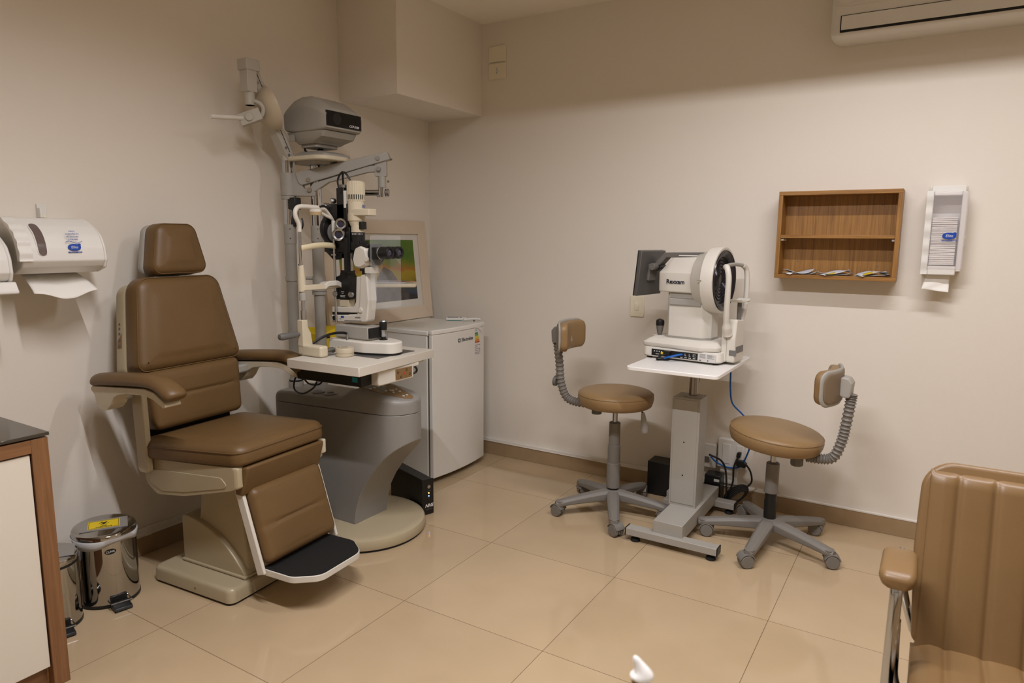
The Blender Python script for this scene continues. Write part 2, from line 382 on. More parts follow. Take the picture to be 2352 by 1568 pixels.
# napkin dispenser
t = thing('napkin_dispenser', 'white napkin dispenser with clear front on the wall right of the wooden shelf', 'dispenser', (2.835, 0, 1.224))
m = MB(); m.box(2.766, 2.905, -.012, -.001, 1.235, 1.60); m.box(2.775, 2.90, -.05, -.01, 1.572, 1.60); obj('back_plate', m, WHITEP, t, bevel=.004)
m = MB(); rings = []
for k in range(25):
    z = 1.226+.35*k/24; a = .004*sin(k*1.35); rings.append([V(2.762+a*.4, -.012, z), V(2.76, -.105+a, z), V(2.785, -.113+a, z), V(2.785, -.012, z)])
m.ring_loft(rings); obj('wavy_side', m, WHITEP, t, ang=60, label='rippled white side')
m = MB(); m.box(2.886, 2.906, -.113, -.012, 1.24, 1.57); m.box(2.785, 2.886, -.113, -.012, 1.224, 1.262); m.box(2.785, 2.886, -.1, -.012, 1.555, 1.572); obj('casing', m, WHITEP, t, bevel=.004)
m = MB(); m.box(2.783, 2.909, -.117, -.114, 1.25, 1.568); m.box(2.783, 2.786, -.117, -.08, 1.25, 1.568); obj('clear_front', m, SMOKE, t, bevel=.001, label='clear plastic front')
zz = 1.266
for i in range(26):
    h = .0077; yo = random.uniform(-.004, .003); a = random.uniform(-.03, .03)
    m = MB(); M = Matrix.Translation((2.833, -.06+yo, zz+h/2)) @ Matrix.Rotation(a, 4, 'Y')
    m.box(-.046, .046, -.044, .04, -h/2+.0006, h/2-.0006, M)
    o = obj('napkin', m, PAPER, None, bevel=.002, origin=(2.833, -.06, zz)); tag(o, 'folded white napkin stacked inside the clear-fronted dispenser', 'napkin', 'napkins inside the clear-fronted dispenser'); zz += h
m = MB()
def hang(u, v):
    x = 2.782+.088*u+(-.012)*v*(1-u); z = 1.2225-.062*v-.008*u*v; return V(x, -.075-.03*v+.008*sin(u*5+v*6)*v+.012*sin(v*2.5), z)
m.grid(hang, 12, 10); o = obj('hanging_napkin', m, PAPER, None, origin=(2.82, -.065, 1.17)); s = o.modifiers.new('s', 'SOLIDIFY'); s.thickness = .0012
tag(o, 'white napkin hanging out below the clear-fronted dispenser', 'napkin')
def elite(parent, M, k):
    # rounded blue badge with a white word, small line below
    pts = [(cos(a)*.034*(1+.10*sin(a)**2), sin(a)*.019) for a in [2*pi*i/28 for i in range(28)]]
    pts = [(x+(.004 if x > .02 and y > .005 else 0), y+(.007 if x > .022 and y > .002 else 0)) for x, y in pts]
    m = MB(); m.ring_loft([[M @ V(x*k, y*k, -.0002) for x, y in pts], [M @ V(x*k, y*k, .0006) for x, y in pts]]); obj('logo_badge', m, BLUE, parent)
    text('logo_word', 'Elite', .021*k, WHITEINK, parent, M @ Matrix.Translation((0, 0, .0008)), shear=.15)
    text('logo_line', 'MELHORAMENTOS', .0085*k, BLUE, parent, M @ Matrix.Translation((.001*k, -.027*k, .0002)), bold=.0003)
elite(t, frame((2.853, -.1172, 1.388), (1, 0, 0), (0, 0, 1)), .74)
m = MB(); m.box(2.905, 2.914, -.06, -.045, 1.375, 1.39); obj('latch', m, IVORY, t, bevel=.001)

# split air conditioner
t = thing('air_conditioner', 'white split air conditioner mounted high on the right wall', 'air conditioner', (2.9, 0, 2.205))
xa, xb = 2.345, 3.55
pr_ = rpoly([(0, 2.226), (-.17, 2.215), (-.217, 2.224), (-.215, 2.40), (-.16, 2.49), (0, 2.49)], [.0, .03, .012, .06, .06, .0], 6)
m = MB(); rings = []
for k, (x, s) in enumerate([(xa, .86), (xa+.006, .94), (xa+.02, .985), (xa+.04, 1), (xb-.04, 1), (xb-.02, .985), (xb-.006, .94), (xb, .86)]):
    rings.append([V(x, p[0]*s, 2.35+(p[1]-2.35)*s) for p in pr_])
m.ring_loft(rings); obj('body', m, INSTR, t)
m = MB(); m.prism([(-.21, 2.243), (-.222, 2.243), (-.2215, 2.30), (-.21, 2.30)], 'x', xa+.045, xb-.045); obj('flap', m, INSTR, t, bevel=.003)
m = MB(); m.box(xa+.043, xb-.043, -.2198, -.205, 2.2335, 2.243); m.box(xa+.0415, xa+.0445, -.2205, -.205, 2.236, 2.302); m.box(xa+.043, xb-.043, -.2205, -.205, 2.3, 2.3015); obj('air_slot', m, BLACKM, t)
m = MB()
for z in (2.335, 2.35, 2.365): m.box(xa+.02, xb-.02, -.2175, -.205, z, z+.004)
obj('front_rib', m, INSTR, t, bevel=.001)

# ------------------------------------------------------------------ left wall: two roll towel dispensers
def towel_dispenser(y0, y1, z0, label, full):
    t = thing('towel_dispenser', label, 'dispenser', (0, (y0+y1)/2, z0), group='towel dispensers on the left wall')
    h = .19
    P = lambda dz, s=0: [(0.002, z0), (.15, z0-.004), (.205, z0+.02-s), (.222-s, z0+.042), (.216-s, z0+.09), (.196-s, z0+.13), (.16-s, z0+.162-s), (.105, z0+h-s), (.002, z0+h)]
    m = MB(); m.prism(rpoly(P(0), [0, .02, .012, .012, .05, .06, .06, .05, 0], 4), 'y', y0, y1-.012)
    obj('casing', m, WHITEP, t, bevel=.004, ang=50)
    m = MB(); rp = rpoly(P(0, .006), [0, .02, .012, .012, .05, .06, .06, .05, 0], 4)
    m.prism(rp, 'y', y1-.012, y1); obj('end_cap', m, WHITEP, t, bevel=.005, ang=50)
    # rippled strip down the left of the front
    m = MB(); n = 30; rr = []
    cur = spline([V(*q, 0) for q in [(.06, z0+h+.002), (.11, z0+h-.001), (.165, z0+.160), (.2, z0+.128), (.219, z0+.09), (.226, z0+.042)]], 6)
    for i, q in enumerate(cur):
        o_ = .0035*sin(i*1.25); rr.append([V(q.x-.02, y0-.012, q.y), V(q.x+o_, y0-.012, q.y+o_*.3), V(q.x+o_, y0+.028, q.y+o_*.3), V(q.x-.02, y0+.028, q.y)])
    m.ring_loft(rr); obj('rippled_strip', m, WHITEP, t, ang=60)
    # curved sight window
    f = lambda dz, dx: None
    cv = spline([V(*q, 0) for q in [(.152, z0+.165), (.188, z0+.138), (.208, z0+.105), (.219, z0+.06)]], 8)
    def win(w, off):
        rr = []; n_ = len(cv)
        for i, q in enumerate(cv):
            a = i/(n_-1); ww = w*min(1, math.sqrt(max(0.02, 1-((a-.5)*2)**8))); yc = y0+.062
            tq = (cv[min(i+1, n_-1)]-cv[max(i-1, 0)]).normalized(); nn = V(-tq.y, tq.x, 0); nn = nn if nn.x > 0 else -nn
            c = q+nn*off; c2 = q-nn*.006
            rr.append([V(c2.x, yc-ww, c2.y), V(c.x, yc-ww, c.y), V(c.x, yc+ww, c.y), V(c2.x, yc+ww, c2.y)])
        return MB().ring_loft(rr)
    obj('window_rim', win(.017, .0035), WHITEP, t, ang=60)
    obj('sight_window', win(.0135, .0045), mat('smoked_window', (.13, .095, .085), .15), t, ang=60, label='dark oval sight window')
    # lower lip and paper
    if full:
        m = MB(); m.grid(lambda u, v: V(.07+.125*v+.012*sin(v*3), y0+.045+.185*u+(.01*v if u > .5 else -.005*v)+.012*(u-.5)*v, z0-.002-.085*v+.03*v*(2*u-1)**2*(.6)+.006*sin(u*9)*v), 16, 10)
        o = obj('paper_sheet', m, PAPER, t); s = o.modifiers.new('s', 'SOLIDIFY'); s.thickness = .001
    else:
        m = MB(); m.prism([(.06, z0-.002), (.2, z0-.03), (.232, z0-.028), (.235, z0-.02), (.215, z0+.012), (.1, z0+.01)], 'y', y0, y1+.004); obj('lower_lip', m, WHITEP, t, bevel=.004)
    nrm = V(.222-.205+.2, 0, .03)
    nx = frame((.2195, (y0+y1)/2+.025, z0+.088), (0, 1, 0), (-.12, 0, 1))
    elite(t, nx, .64)
    if full:
        for i, s in enumerate(['MÃOS', 'SUAVEMENTE', 'SECAS COM', '2 FOLHAS']): text('slogan', s, .0075, BLUE, t, nx @ Matrix.Translation((-.002, .056-.0095*i, .0012-.0011*(3-i))))
        m = MB(); c = [nx @ V(-.028+.056*i/8, .018+.004*sin(i*.9), .0006) for i in range(9)]; m.tube(c, .0008, n=6); obj('logo_swoosh', m, BLUE, t)
    return t
towel_dispenser(-2.445, -2.165, 1.232, 'white paper towel dispenser with oval window, above the steel bins', True)
towel_dispenser(-2.79, -2.474, 1.195, 'white dispenser cut by the left edge of the photo, beside the towel dispenser', False)
t = thing('wall_bracket', 'small white plastic bracket on the wall above the towel dispenser', 'bracket', (0, -2.278, 1.43))
m = MB(); m.box(.001, .009, -2.295, -2.262, 1.424, 1.475); m.box(.009, .03, -2.295, -2.286, 1.424, 1.46); obj('bracket_plate', m, WHITEP, t, bevel=.002)
m = MB(); m.box(.009, .024, -2.284, -2.27, 1.424, 1.436); obj('clip', m, IVORY, t, bevel=.002)
# ------------------------------------------------------------------ examination chair
t = thing('examination_chair', 'brown leather examination chair on a cream pedestal with footrest', 'chair', (.45, -1.86, 0), R(4.3))
K = dict(local=True)
m = MB(); m.prism(rrect(-.203, .228, -.228, .228, .02), 'z', .001, .014); obj('base_gasket', m, RUBBER, t, **K)
m = MB(); rr = []
for z, i in ((.010, 0), (.05, .001), (.058, .004), (.0635, .010), (.065, .02)): rr.append([V(p.x, p.y, z) for p in rrect(-.21+i, .235-i, -.235+i, .235-i, .03-i*.6)])
m.ring_loft(rr); obj('base_plate', m, CREAM, t, **K)
m = MB(); m.cyl((.04, -.236, .03), (.04, -.233, .03), .004, n=10); obj('base_screw', m, BROWNP, t, **K)
m = MB()
prof = [(-.125, .066), (.205, .066), (.186, .30), (.178, .42), (-.045, .42), (-.05, .32), (-.06, .26), (-.09, .225), (-.12, .20)]
rings = []
for y, s in ((-.122, .93), (-.116, .985), (-.105, 1), (.105, 1), (.116, .985), (.122, .93)): rings.append([V(.06+(p[0]-.06)*s, y, .066+(p[1]-.066)) for p in prof])
m.ring_loft(rings); obj('pedestal', m, CREAM, t, bevel=.008, **K)
m = MB(); m.prism([(-.14, .066), (.218, .066), (.218, .078), (-.14, .078)], 'y', -.152, .152)
lowp = [(-.135, .07), (.21, .07), (.205, .088)] + [(q.x, q.y) for q in spline([V(.19, .105, 0), V(.13, .165, 0), (V(.06, .212, 0)), V(-.02, .243, 0), V(-.09, .258, 0), V(-.128, .258, 0)], 5)] + [(-.135, .25)]
m.prism(lowp, 'y', -.145, .145); obj('pedestal_skirt', m, CREAM, t, bevel=.007, seg=3, **K)
# seat pan
sh = rpoly([(-.225, .41), (-.16, .366), (.0, .385), (.25, .448), (.285, .462), (.285, .543), (-.225, .509)], [.05, .05, .08, .03, .012, .012, .02], 5)
m = MB(); rings = []
for y, s in ((-.222, .955), (-.216, .99), (-.206, 1), (-.19, 1)): rings.append([V(.02+(p.x-.02)*s, y, .46+(p.y-.46)*s) for p in sh])
sh2 = [V(min(p.x, .245), 0, p.y) for p in sh]
for y in (-.189, .189): rings.append([V(p.x, y, p.z) for p in sh2])
for y, s in ((.19, 1), (.206, 1), (.216, .99), (.222, .955)): rings.append([V(.02+(p.x-.02)*s, y, .46+(p.y-.46)*s) for p in sh])
m.ring_loft(rings)
def flare(m):
    for v in m.bm.verts: v.co.y *= 1+.05*max(0, .26-v.co.x)/.53
flare(m); obj('seat_pan', m, CREAM, t, **K)
for s in (-1, 1):
    m = MB(); em = rpoly([(-.19, .412), (-.12, .388), (.0, .403), (.22, .455), (.235, .468), (.205, .495), (-.20, .468)], .02, 4); a, b = sorted((s*.2195, s*.2245))
    m.prism(em, 'y', a, b); flare(m); obj('pan_emboss', m, CREAM, t, bevel=.002, **K)
m = MB(); m.box(.262, .288, .205, .236, .475, .535); obj('front_bracket', m, CREAML, t, bevel=.006, **K)
# seat cushion
th = R(-3.6); M = Matrix.Translation((.045, 0, .5235)) @ Matrix.Rotation(th, 4, 'Y')
m = MB(); ol = rpoly([(-.265, -.262), (.262, -.224), (.262, .224), (-.265, .262)], .05, 6, .02); m.pad(ol, .082, .035, .014, M, rings=16); obj('seat_cushion', m, LEATHER, t, **K)
m = MB(); m.tube([M @ V(p.x, p.y, .056) for p in ol+ol[:1]], .002, 6); obj('seat_piping', m, LEATHER, t, **K)
m = MB(); m.prism([(.22, .53), (.312, .542), (.308, .52), (.292, .47), (.278, .425), (.24, .425), (.24, .48)], 'y', -.197, .200); obj('front_apron', m, LEATHER, t, bevel=.010, seg=3, **K)
# leg rest
dv = V(.085, 0, -.27).normalized(); M = frame((.245, 0, .437), (0, -1, 0), -dv); M = frame((.245, 0, .437), (0, 1, 0), -dv)
m = MB(); ol = rrect(-.172, .190, -.29, .0, .03, 6, .012); m.pad(ol, .055, .028, .006, M, grooves=((1, -.15, .007, .006),), rings=26); obj('legrest_pad', m, LEATHER, t, **K)
m = MB(); m.box(-.165, .165, -.275, -.01, -.012, .004, M); obj('legrest_back', m, CREAML, t, bevel=.004, **K)
for s in (-1, 1):
    m = MB(); a, b = sorted((s*.176, s*.19)) if s < 0 else (.194, .208); m.box(a, b, -.318, .005, -.012, .024, M); obj('legrest_rail', m, INSTR, t, bevel=.003, **K)
fp = rpoly([(.335, -.172), (.48, -.172), (.565, -.11), (.565, .11), (.48, .172), (.335, .172)], [.0, .06, .06, .06, .06, 0], 6)
m = MB(); m.prism(fp, 'z', .128, .152); obj('footrest', m, INSTR, t, bevel=.002, **K)
m = MB(); m.prism([((p.x-.44)*.975+.44, p.y*.975) for p in fp], 'z', .152, .156); obj('footrest_tread', m, BLACKM, t, **K, label='black rubber footrest tread')
m = MB(); m.lathe([(.008, .0), (.006, .012), (.006, .03)][::1], (.5, -.04, .1), n=14); m.lathe([(.006, .0), (.017, .004), (.017, .012), (.008, .018)], (.5, -.04, .094), n=16); obj('footrest_stop', m, RUBBER, t, **K)
# backrest
tl = R(-9)
Mb = frame((-.175, 0, .85), (0, 1, 0), V(-.06, 0, .35))
ol = rpoly([(-.252, -.005), (.242, -.005), (.182, .362), (-.19, .362)], [.035, .035, .06, .06], 7, .02)
Mp = Mb @ Matrix.Translation((0, 0, -.095))
m = MB(); m.pad(ol, .095, .04, .012, Mp, rings=14); obj('backrest_pad', m, LEATHER, t, **K)
m = MB(); m.tube([Mp @ V(p.x*.975, p.y*.975+.004, .079) for p in ol]+[Mp @ V(ol[0].x*.975, ol[0].y*.975+.004, .079)], .002, 6); obj('backrest_piping', m, LEATHER, t, **K)
m = MB(); ol2 = rpoly([(-.254, -.012), (.244, -.012), (.18, .345), (-.19, .345)], [.03, .03, .05, .05], 6, .05); m.pad(ol2, .062, .02, 0, Mb @ Matrix.Translation((0, 0, -.15)), rings=3); obj('backrest_shell', m, CREAM, t, **K)
sd = V(-.064, .32, 0).normalized(); Ms = Mb @ frame((-.2165, .11, -.125), (0, 0, 1), (sd.x*-1, sd.y, 0))
Ms = Mb @ frame((-.2305, .10, -.122), (0, 0, -1), (.2, .98, 0))
m = MB(); m.box(-.014, .014, 0, .105, -.004, .004, Ms); obj('control_panel', m, BROWNP, t, bevel=.001, **K, label='brown control panel on the side of the backrest')
m = MB()
for q in (.012, .034, .058, .078, .095): m.cyl(Ms @ V(0, q, -.006), Ms @ V(0, q, .006), .0055, n=12)
obj('panel_button', m, GREYD, t, **K)
# lumbar pad
Ml = frame((-.155, 0, .612), (0, 1, 0), V(-.022, 0, .235)) @ Matrix.Translation((0, 0, -.08))
ol = rpoly([(-.208, 0), (.208, 0), (.220, .235), (-.220, .235)], .03, 6, .012)
m = MB(); m.pad(ol, .085, .03, .004, Ml, grooves=((1, .13, .007, .006),), rings=26); obj('lumbar_pad', m, LEATHER, t, **K)
m = MB(); m.box(-.19, .19, -.03, .22, -.012, .01, Ml); m.box(-.16, .16, -.09, .30, -.022, -.004, Ml); obj('lumbar_plate', m, BLACKM, t, bevel=.004, **K)
# head rest
Mh = frame((-.225, .002, 1.212), (0, 1, 0), V(-.022, 0, .2)) @ Matrix.Translation((0, 0, -.085))
ol = rpoly([(-.132, 0), (.132, 0), (.088, .205), (-.088, .205)], [.035, .035, .045, .045], 7, .015)
m = MB(); m.pad(ol, .088, .035, .008, Mh, rings=10); obj('headrest_pad', m, LEATHER, t, **K)
m = MB(); m.tube([Mh @ V(p.x*.96, p.y*.96+.004, .073) for p in ol]+[Mh @ V(ol[0].x*.96, ol[0].y*.96+.004, .073)], .0018, 6); obj('headrest_piping', m, LEATHER, t, **K)
m = MB(); m.pad([(p.x*1.01, p.y*1.01-.003) for p in ol], .03, .012, 0, Mh @ Matrix.Translation((0, 0, -.022)), rings=3); obj('headrest_shell', m, GREYL, t, **K)
m = MB(); m.box(-.05, .05, -.075, .05, -.03, -.01, Mh); obj('headrest_bar', m, STEEL, t, bevel=.002, **K)
# arm rests
for s in (-1, 1):
    y = s*.312
    m = MB(); pth = spline([V(-.335, y, .812), V(-.28, y, .822), (V(-.15, y, .834)), V(-.02, y, .842), V(.045, y, .834), V(.095, y, .81), V(.112, y, .792)], 5); n = len(pth); rings = []
    for i, p in enumerate(pth):
        tg = (pth[min(i+1, n-1)]-pth[max(i-1, 0)]).normalized(); nz = V(-tg.z, 0, tg.x); f = 1 if 2 < i < n-4 else [.45, .8, .95][i] if i < 3 else [.97, .9, .72, .35][i-(n-4)]
        f2 = min(1, f+.05)
        rings.append([p + V(0, 1, 0)*cos(a)*.044*f + nz*(sin(a)*(.03 if sin(a) > 0 else .02))*f2 for a in [2*pi*k/20 for k in range(20)]])
    m.ring_loft(rings); obj('armrest_pad', m, LEATHER, t, **K, ang=60)
    m = MB(); br = [(-.34, .80), (-.14, .814), (-.02, .822), (.03, .814), (.085, .782), (.095, .767), (.075, .764), (.03, .787), (-.02, .798), (-.12, .793), (-.17, .784), (-.20, .77), (-.22, .74), (-.245, .717), (-.28, .713), (-.305, .73), (-.325, .77)]
    m.prism(rpoly(br, .012, 3), 'y', y-.032, y+.032); obj('armrest_bracket', m, CREAML, t, bevel=.006, **K)
    if s > 0:
        m = MB(); m.box(-.27, -.20, .20, .30, .76, .80); obj('armrest_link', m, GREYL, t, bevel=.01, **K); continue
    a, b = sorted((s*.238, s*.262)); m = MB(); m.prism(rpoly([(-.21, .46), (-.15, .46), (-.16, .79), (-.222, .79)], .015, 4), 'y', a, b); obj('armrest_post', m, CREAM, t, bevel=.004, **K)
    m = MB(); m.cyl((-.222, s*.255, .765), (-.222, s*.29, .765), .016, n=16); obj('armrest_pivot', m, GREYL, t, **K)

# ------------------------------------------------------------------ refraction unit
U = thing('ophthalmic_unit', 'grey ophthalmic refraction stand with two columns, round cream base and side table', 'medical stand', (.61, -1.28, 0))
m = MB(); m.lathe([(.27, .001), (.279, .002), (.279, .014), (.27, .016)], (.61, -1.28, 0), n=64); obj('base_gasket', m, RUBBER, U)
m = MB(); m.lathe([(.27, .011), (.284, .012), (.286, .02), (.286, .045), (.282, .054), (.272, .060), (.25, .0625), (.0, .064)], (.61, -1.28, 0), n=72); obj('base_disc', m, CREAM, U)
arc = [(.655, .064), (.661, .12), (.686, .20), (.72, .262), (.76, .316), (.80, .364), (.839, .405), (.88, .442), (.915, .468)]
def az(x):
    for (a, b), (c, d) in zip(arc, arc[1:]):
        if a <= x <= c: return b+(d-b)*(x-a)/(c-a)
    return .062 if x < arc[0][0] else .468+(x-.915)*.7
def sp(x): return .576+(x-.14)*.036
def hw(x):
    w_ = .107
    if x > .82: w_ *= math.sqrt(max(.0, 1-((x-.82)/.112)**2))
    if x < .17: w_ *= .80+.2*math.sqrt(max(0, 1-((.17-x)/.04)**2))
    return max(w_, .012)
xs_ = [.132, .14, .15, .17, .25, .35, .45, .55, .63, .6549, .656, .661, .672, .686, .70, .72, .74, .76, .78, .80, .82, .84, .86, .88, .90, .91, .918, .924, .928, .931]
YC = -1.28
m = MB(); rings = []
for x in xs_:
    h_ = hw(x); rings.append([V(x, YC-h_, az(x)), V(x, YC+h_, az(x)), V(x, YC+h_, sp(x)-.0015), V(x, YC-h_, sp(x)-.0015)])
m.ring_loft(rings); obj('body', m, GREYB, U, bevel=.003, ang=40)
def tz(x):
    pts = [(.13, .60), (.145, .622), (.17, .635), (.25, .64), (.5, .643), (.58, .655), (.64, .688), (.68, .697), (.76, .690), (.90, .668), (.94, .66), (.957, .645)]
    for (a, b), (c, d) in zip(pts, pts[1:]):
        if a <= x <= c: return b+(d-b)*(x-a)/(c-a)
    return pts[-1][1]
m = MB(); rings = []
xs2 = [.132, .138, .146, .16, .18, .22, .3, .4, .5, .54, .58, .61, .64, .66, .68, .72, .78, .84, .86, .88, .90, .91, .918, .924, .929, .933]
for x in xs2:
    h_ = hw(min(x, .932)); z0 = sp(x)+.0015; z1 = tz(x); r_ = min(.022, h_*.6, (z1-z0)*.6)
    ring = [(-h_, z0), (h_, z0)] + [(h_-r_+r_*cos(a), z1-r_+r_*sin(a)) for a in [pi/2*k/5 for k in range(6)]] + [(-h_+r_+r_*cos(a), z1-r_+r_*sin(a)) for a in [pi/2+pi/2*k/5 for k in range(6)]]
    rings.append([V(x, YC+y, z) for y, z in ring])
m.ring_loft(rings); cov = obj('top_cover', m, GREYB, U, ang=50)
def pan(pts, off):
    return [V(x, y, tz(x)+off) for x, y in pts]
pp = rpoly([(.665, -1.352), (.78, -1.347), (.90, -1.305), (.913, -1.28), (.90, -1.255), (.78, -1.213), (.665, -1.208)], .012, 4, .02)
m = MB(); m.ring_loft([pan(pp, -.006), pan(pp, .002)]); obj('keypad', m, BROWNP, U, flat=True, label='bronze membrane keypad on the console')
m = MB()
for x, y, r_ in ((.715, -1.33, .007), (.715, -1.305, .007), (.715, -1.28, .007), (.715, -1.25, .007), (.78, -1.30, .006), (.79, -1.275, .013), (.79, -1.245, .006), (.815, -1.29, .006), (.82, -1.255, .006), (.87, -1.288, .006), (.87, -1.265, .006)):
    m.cyl((x, y, tz(x)-.002), (x, y, tz(x)+.0035), r_, n=14)
obj('key', m, WHITEINK, U)
for x in (.40, .48):
    m = MB(); m.lathe([(.016, .0), (.026, .002), (.03, .008), (.026, .013), (.018, .013), (.016, .006), (.0, .004)], (x, -1.345, .638), n=28); obj('holder_ring', m, mat('ring_grey', (.27, .27, .28), .35), U)
C1, C2 = (.173, -1.28), (.272, -1.2)
def col(nm, c, parts, m_):
    m = MB()
    for r_, a, b in parts: m.cyl((*c, a), (*c, b), r_, n=32)
    return obj(nm, m, m_, U)
col('column_foot', C1, [(.036, .63, .66), (.029, .66, .675)], GREYL)
col('column_foot_ring', C1, [(.033, .66, .667)], BLACK)
col('column', C1, [(.0265, .665, 1.33), (.0285, 1.33, 1.42), (.03, 1.152, 1.175)], GREYM)
col('chrome_column', C1, [(.0255, 1.42, 1.735)], CHROME)
col('column', C2, [(.026, .632, 1.086), (.034, 1.086, 1.10), (.031, 1.10, 1.118), (.028, 1.118, 1.34), (.0305, 1.135, 1.175), (.031, 1.34, 1.416)], GREYM)
col('chrome_column', C2, [(.0265, 1.416, 1.705)], CHROME)
col('column_cap', C2, [(.034, 1.495, 1.51)], GREYD)
m = MB()
for c, zz, in ((C1, 1.355), (C1, 1.40), (C2, 1.355), (C2, 1.40)):
    dx, dy = .76*.030, -.65*.030; m.sphere((c[0]+dx, c[1]+dy, zz), .0035, 6)
obj('set_screw', m, GREYD, U)
m = MB(); m.tube([(*C1, 1.165), (*C2, 1.165)], .008, 10); obj('tie_bar', m, GREYM, U)
m = MB(); m.sphere((.262, -1.235, 1.122), .012, 8); obj('clamp_knob', m, BLACK, U)
# phoropter arm
AD = (.85, .53); A = C1
m = MB(); m.cyl((*A, 1.553), (*A, 1.66), .036, n=32); m.vprism([(.02, 1.66), (.055, 1.66), (.075, 1.59), (.13, 1.57), (.13, 1.553), (.02, 1.553)], A, AD, -.02, .02); m.cyl((*A, 1.537), (*A, 1.553), .034, n=32); obj('arm_collar', m, GREYM, U, bevel=.002)
m = MB(); m.vprism(rpoly([(.055, 1.612), (.069, 1.602), (.487, 1.725), (.474, 1.761), (.04, 1.66)], [.008, .008, .006, .01, .004], 4), A, AD, -.026, .026); obj('upper_arm', m, GREYM, U, bevel=.003)
m = MB(); m.vprism(rpoly([(.097, 1.575), (.11, 1.565), (.123, 1.571), (.195, 1.618), (.383, 1.666), (.44, 1.668), (.45, 1.682), (.44, 1.697), (.384, 1.695), (.203, 1.637), (.12, 1.612)], [.008]*3+[.03, .03]+[.01]*3+[.03, .03, .02], 4), A, AD, -.017, .017); obj('lower_arm', m, GREYM, U, bevel=.002)
d_ = Vector((.85, .53, 0)).normalized(); n_ = V(-d_.y, d_.x, 0); ap = lambda s, z, t_=0: V(A[0], A[1], 0)+d_*s+n_*t_+V(0, 0, z)
m = MB()
for s, z in ((.103, 1.628), (.107, 1.582), (.43, 1.729), (.433, 1.681)): m.cyl(ap(s, z, -.032), ap(s, z, -.016), .010, .011, n=16)
obj('arm_bolt', m, STEEL, U)
m = MB(); m.vprism(rpoly([(.412, 1.647), (.468, 1.647), (.468, 1.735), (.43, 1.735), (.412, 1.70)], .004, 3), A, AD, -.015, .015); m.cyl(ap(.444, 1.596), ap(.444, 1.65), .019, n=24); obj('arm_head', m, GREYM, U, bevel=.002)
m = MB(); m.cyl(ap(.444, 1.552), ap(.444, 1.596), .0195, n=24); m.cyl(ap(.27, 1.57), ap(.47, 1.573), .0135, n=20); m.cyl(ap(.468, 1.573), ap(.476, 1.573), .018, n=20); m.sphere(ap(.425, 1.556, -.015), .006, 8); obj('rod_clamp', m, CHROME, U)
m = MB(); m.sphere(ap(.487, 1.727), .008, 8, .6); m.cyl(ap(.468, 1.625), ap(.478, 1.625), .005, n=10); obj('arm_stop', m, GREYD, U)
m = MB(); m.box(.185, .235, -1.30, -1.26, 1.49, 1.545); m.box(.195, .22, -1.285, -1.265, 1.41, 1.50); obj('arm_bracket', m, BLACK, U, bevel=.004)
m = MB(); m.tube([(.207, -1.27, 1.43), (.215, -1.262, 1.405), (.228, -1.258, 1.40), (.235, -1.255, 1.42), (.23, -1.255, 1.45)], .004, 8, 5); obj('arm_cable', m, BLACK, U)
# lamp arm
m = MB(); m.cyl((*A, 1.716), (*A, 1.742), .027, n=24); obj('lamp_socket', m, LAMPG, U)
P0, P1 = V(.173, -1.28, 1.735), V(.193, -1.475, 2.105); dd = (P1-P0).normalized()
m = MB(); Mx = frame(P0, (1, 0, 0), dd); m.box(-.026, .026, -.015, (P1-P0).length, -.022, .022, Mx); obj('lamp_arm', m, LAMPG, U, bevel=.003)
m = MB(); m.box(.024, .028, .02, (P1-P0).length-.02, -.004, -.002, Mx); obj('arm_seam', m, BLACKM, U)
m = MB()
for q in (.01, .045): m.cyl(Mx @ V(.024, q, .01), Mx @ V(.031, q, .01), .006, n=12); m.cyl(Mx @ V(.024, (P1-P0).length-q-.03, .01), Mx @ V(.031, (P1-P0).length-q-.03, .01), .006, n=12)
obj('lamp_bolt', m, STEEL, U)
m = MB(); m.box(.164, .228, -1.527, -1.455, 2.075, 2.122); obj('lamp_arm_cap', m, LAMPG, U, bevel=.004)
m = MB(); m.box(.17, .222, -1.521, -1.469, 1.985, 2.09); m.cyl((.198, -1.495, 1.93), (.198, -1.495, 1.99), .022, n=20); m.cyl((.198, -1.495, 1.938), (.198, -1.495, 1.93), .023, n=20); obj('lamp_hanger', m, LAMPG, U, bevel=.003)
m = MB(); m.tube([(.215, -1.49, 1.948), (.235, -1.475, 1.94), (.243, -1.463, 1.92), (.238, -1.463, 1.895), (.225, -1.475, 1.878), (.212, -1.488, 1.874)], .0095, 12, 6); obj('lamp_yoke', m, LAMPG, U)
m = MB(); Mj = frame((.2, -1.50, 1.878), (.62, .62, .35), (-.2, -.2, .9)); m.box(-.045, .05, -.026, .026, -.022, .022, Mj); m.cyl(Mj @ V(0, 0, 0), Mj @ V(0, 0, .03), .018, n=18); obj('lamp_joint', m, LAMPG, U, bevel=.003)
m = MB(); m.cyl((.19, -1.525, 1.873), (.205, -1.70, 1.853), .0095, .0095, n=14); obj('lamp_handle', m, INSTR, U)
nrm = (rt*.74 + up*.42 + fw*.52).normalized(); dc = V(.19, -1.395, 1.93)
m = MB(); m.lathe([(.012, -.052), (.04, -.046), (.07, -.03), (.09, -.008), (.098, .012), (.1, .018), (.096, .02), (.086, .0), (.066, -.02), (.04, -.034), (.0, -.038)], dc, nrm, 40); obj('lamp_reflector', m, mat('lamp_cream', (.50, .42, .30), .4), U)
m = MB(); m.lathe([(.0, .0), (.02, .004), (.022, .02), (.0, .03)], dc-nrm*.03, nrm, 18); obj('lamp_bulb', m, WHITEP, U)
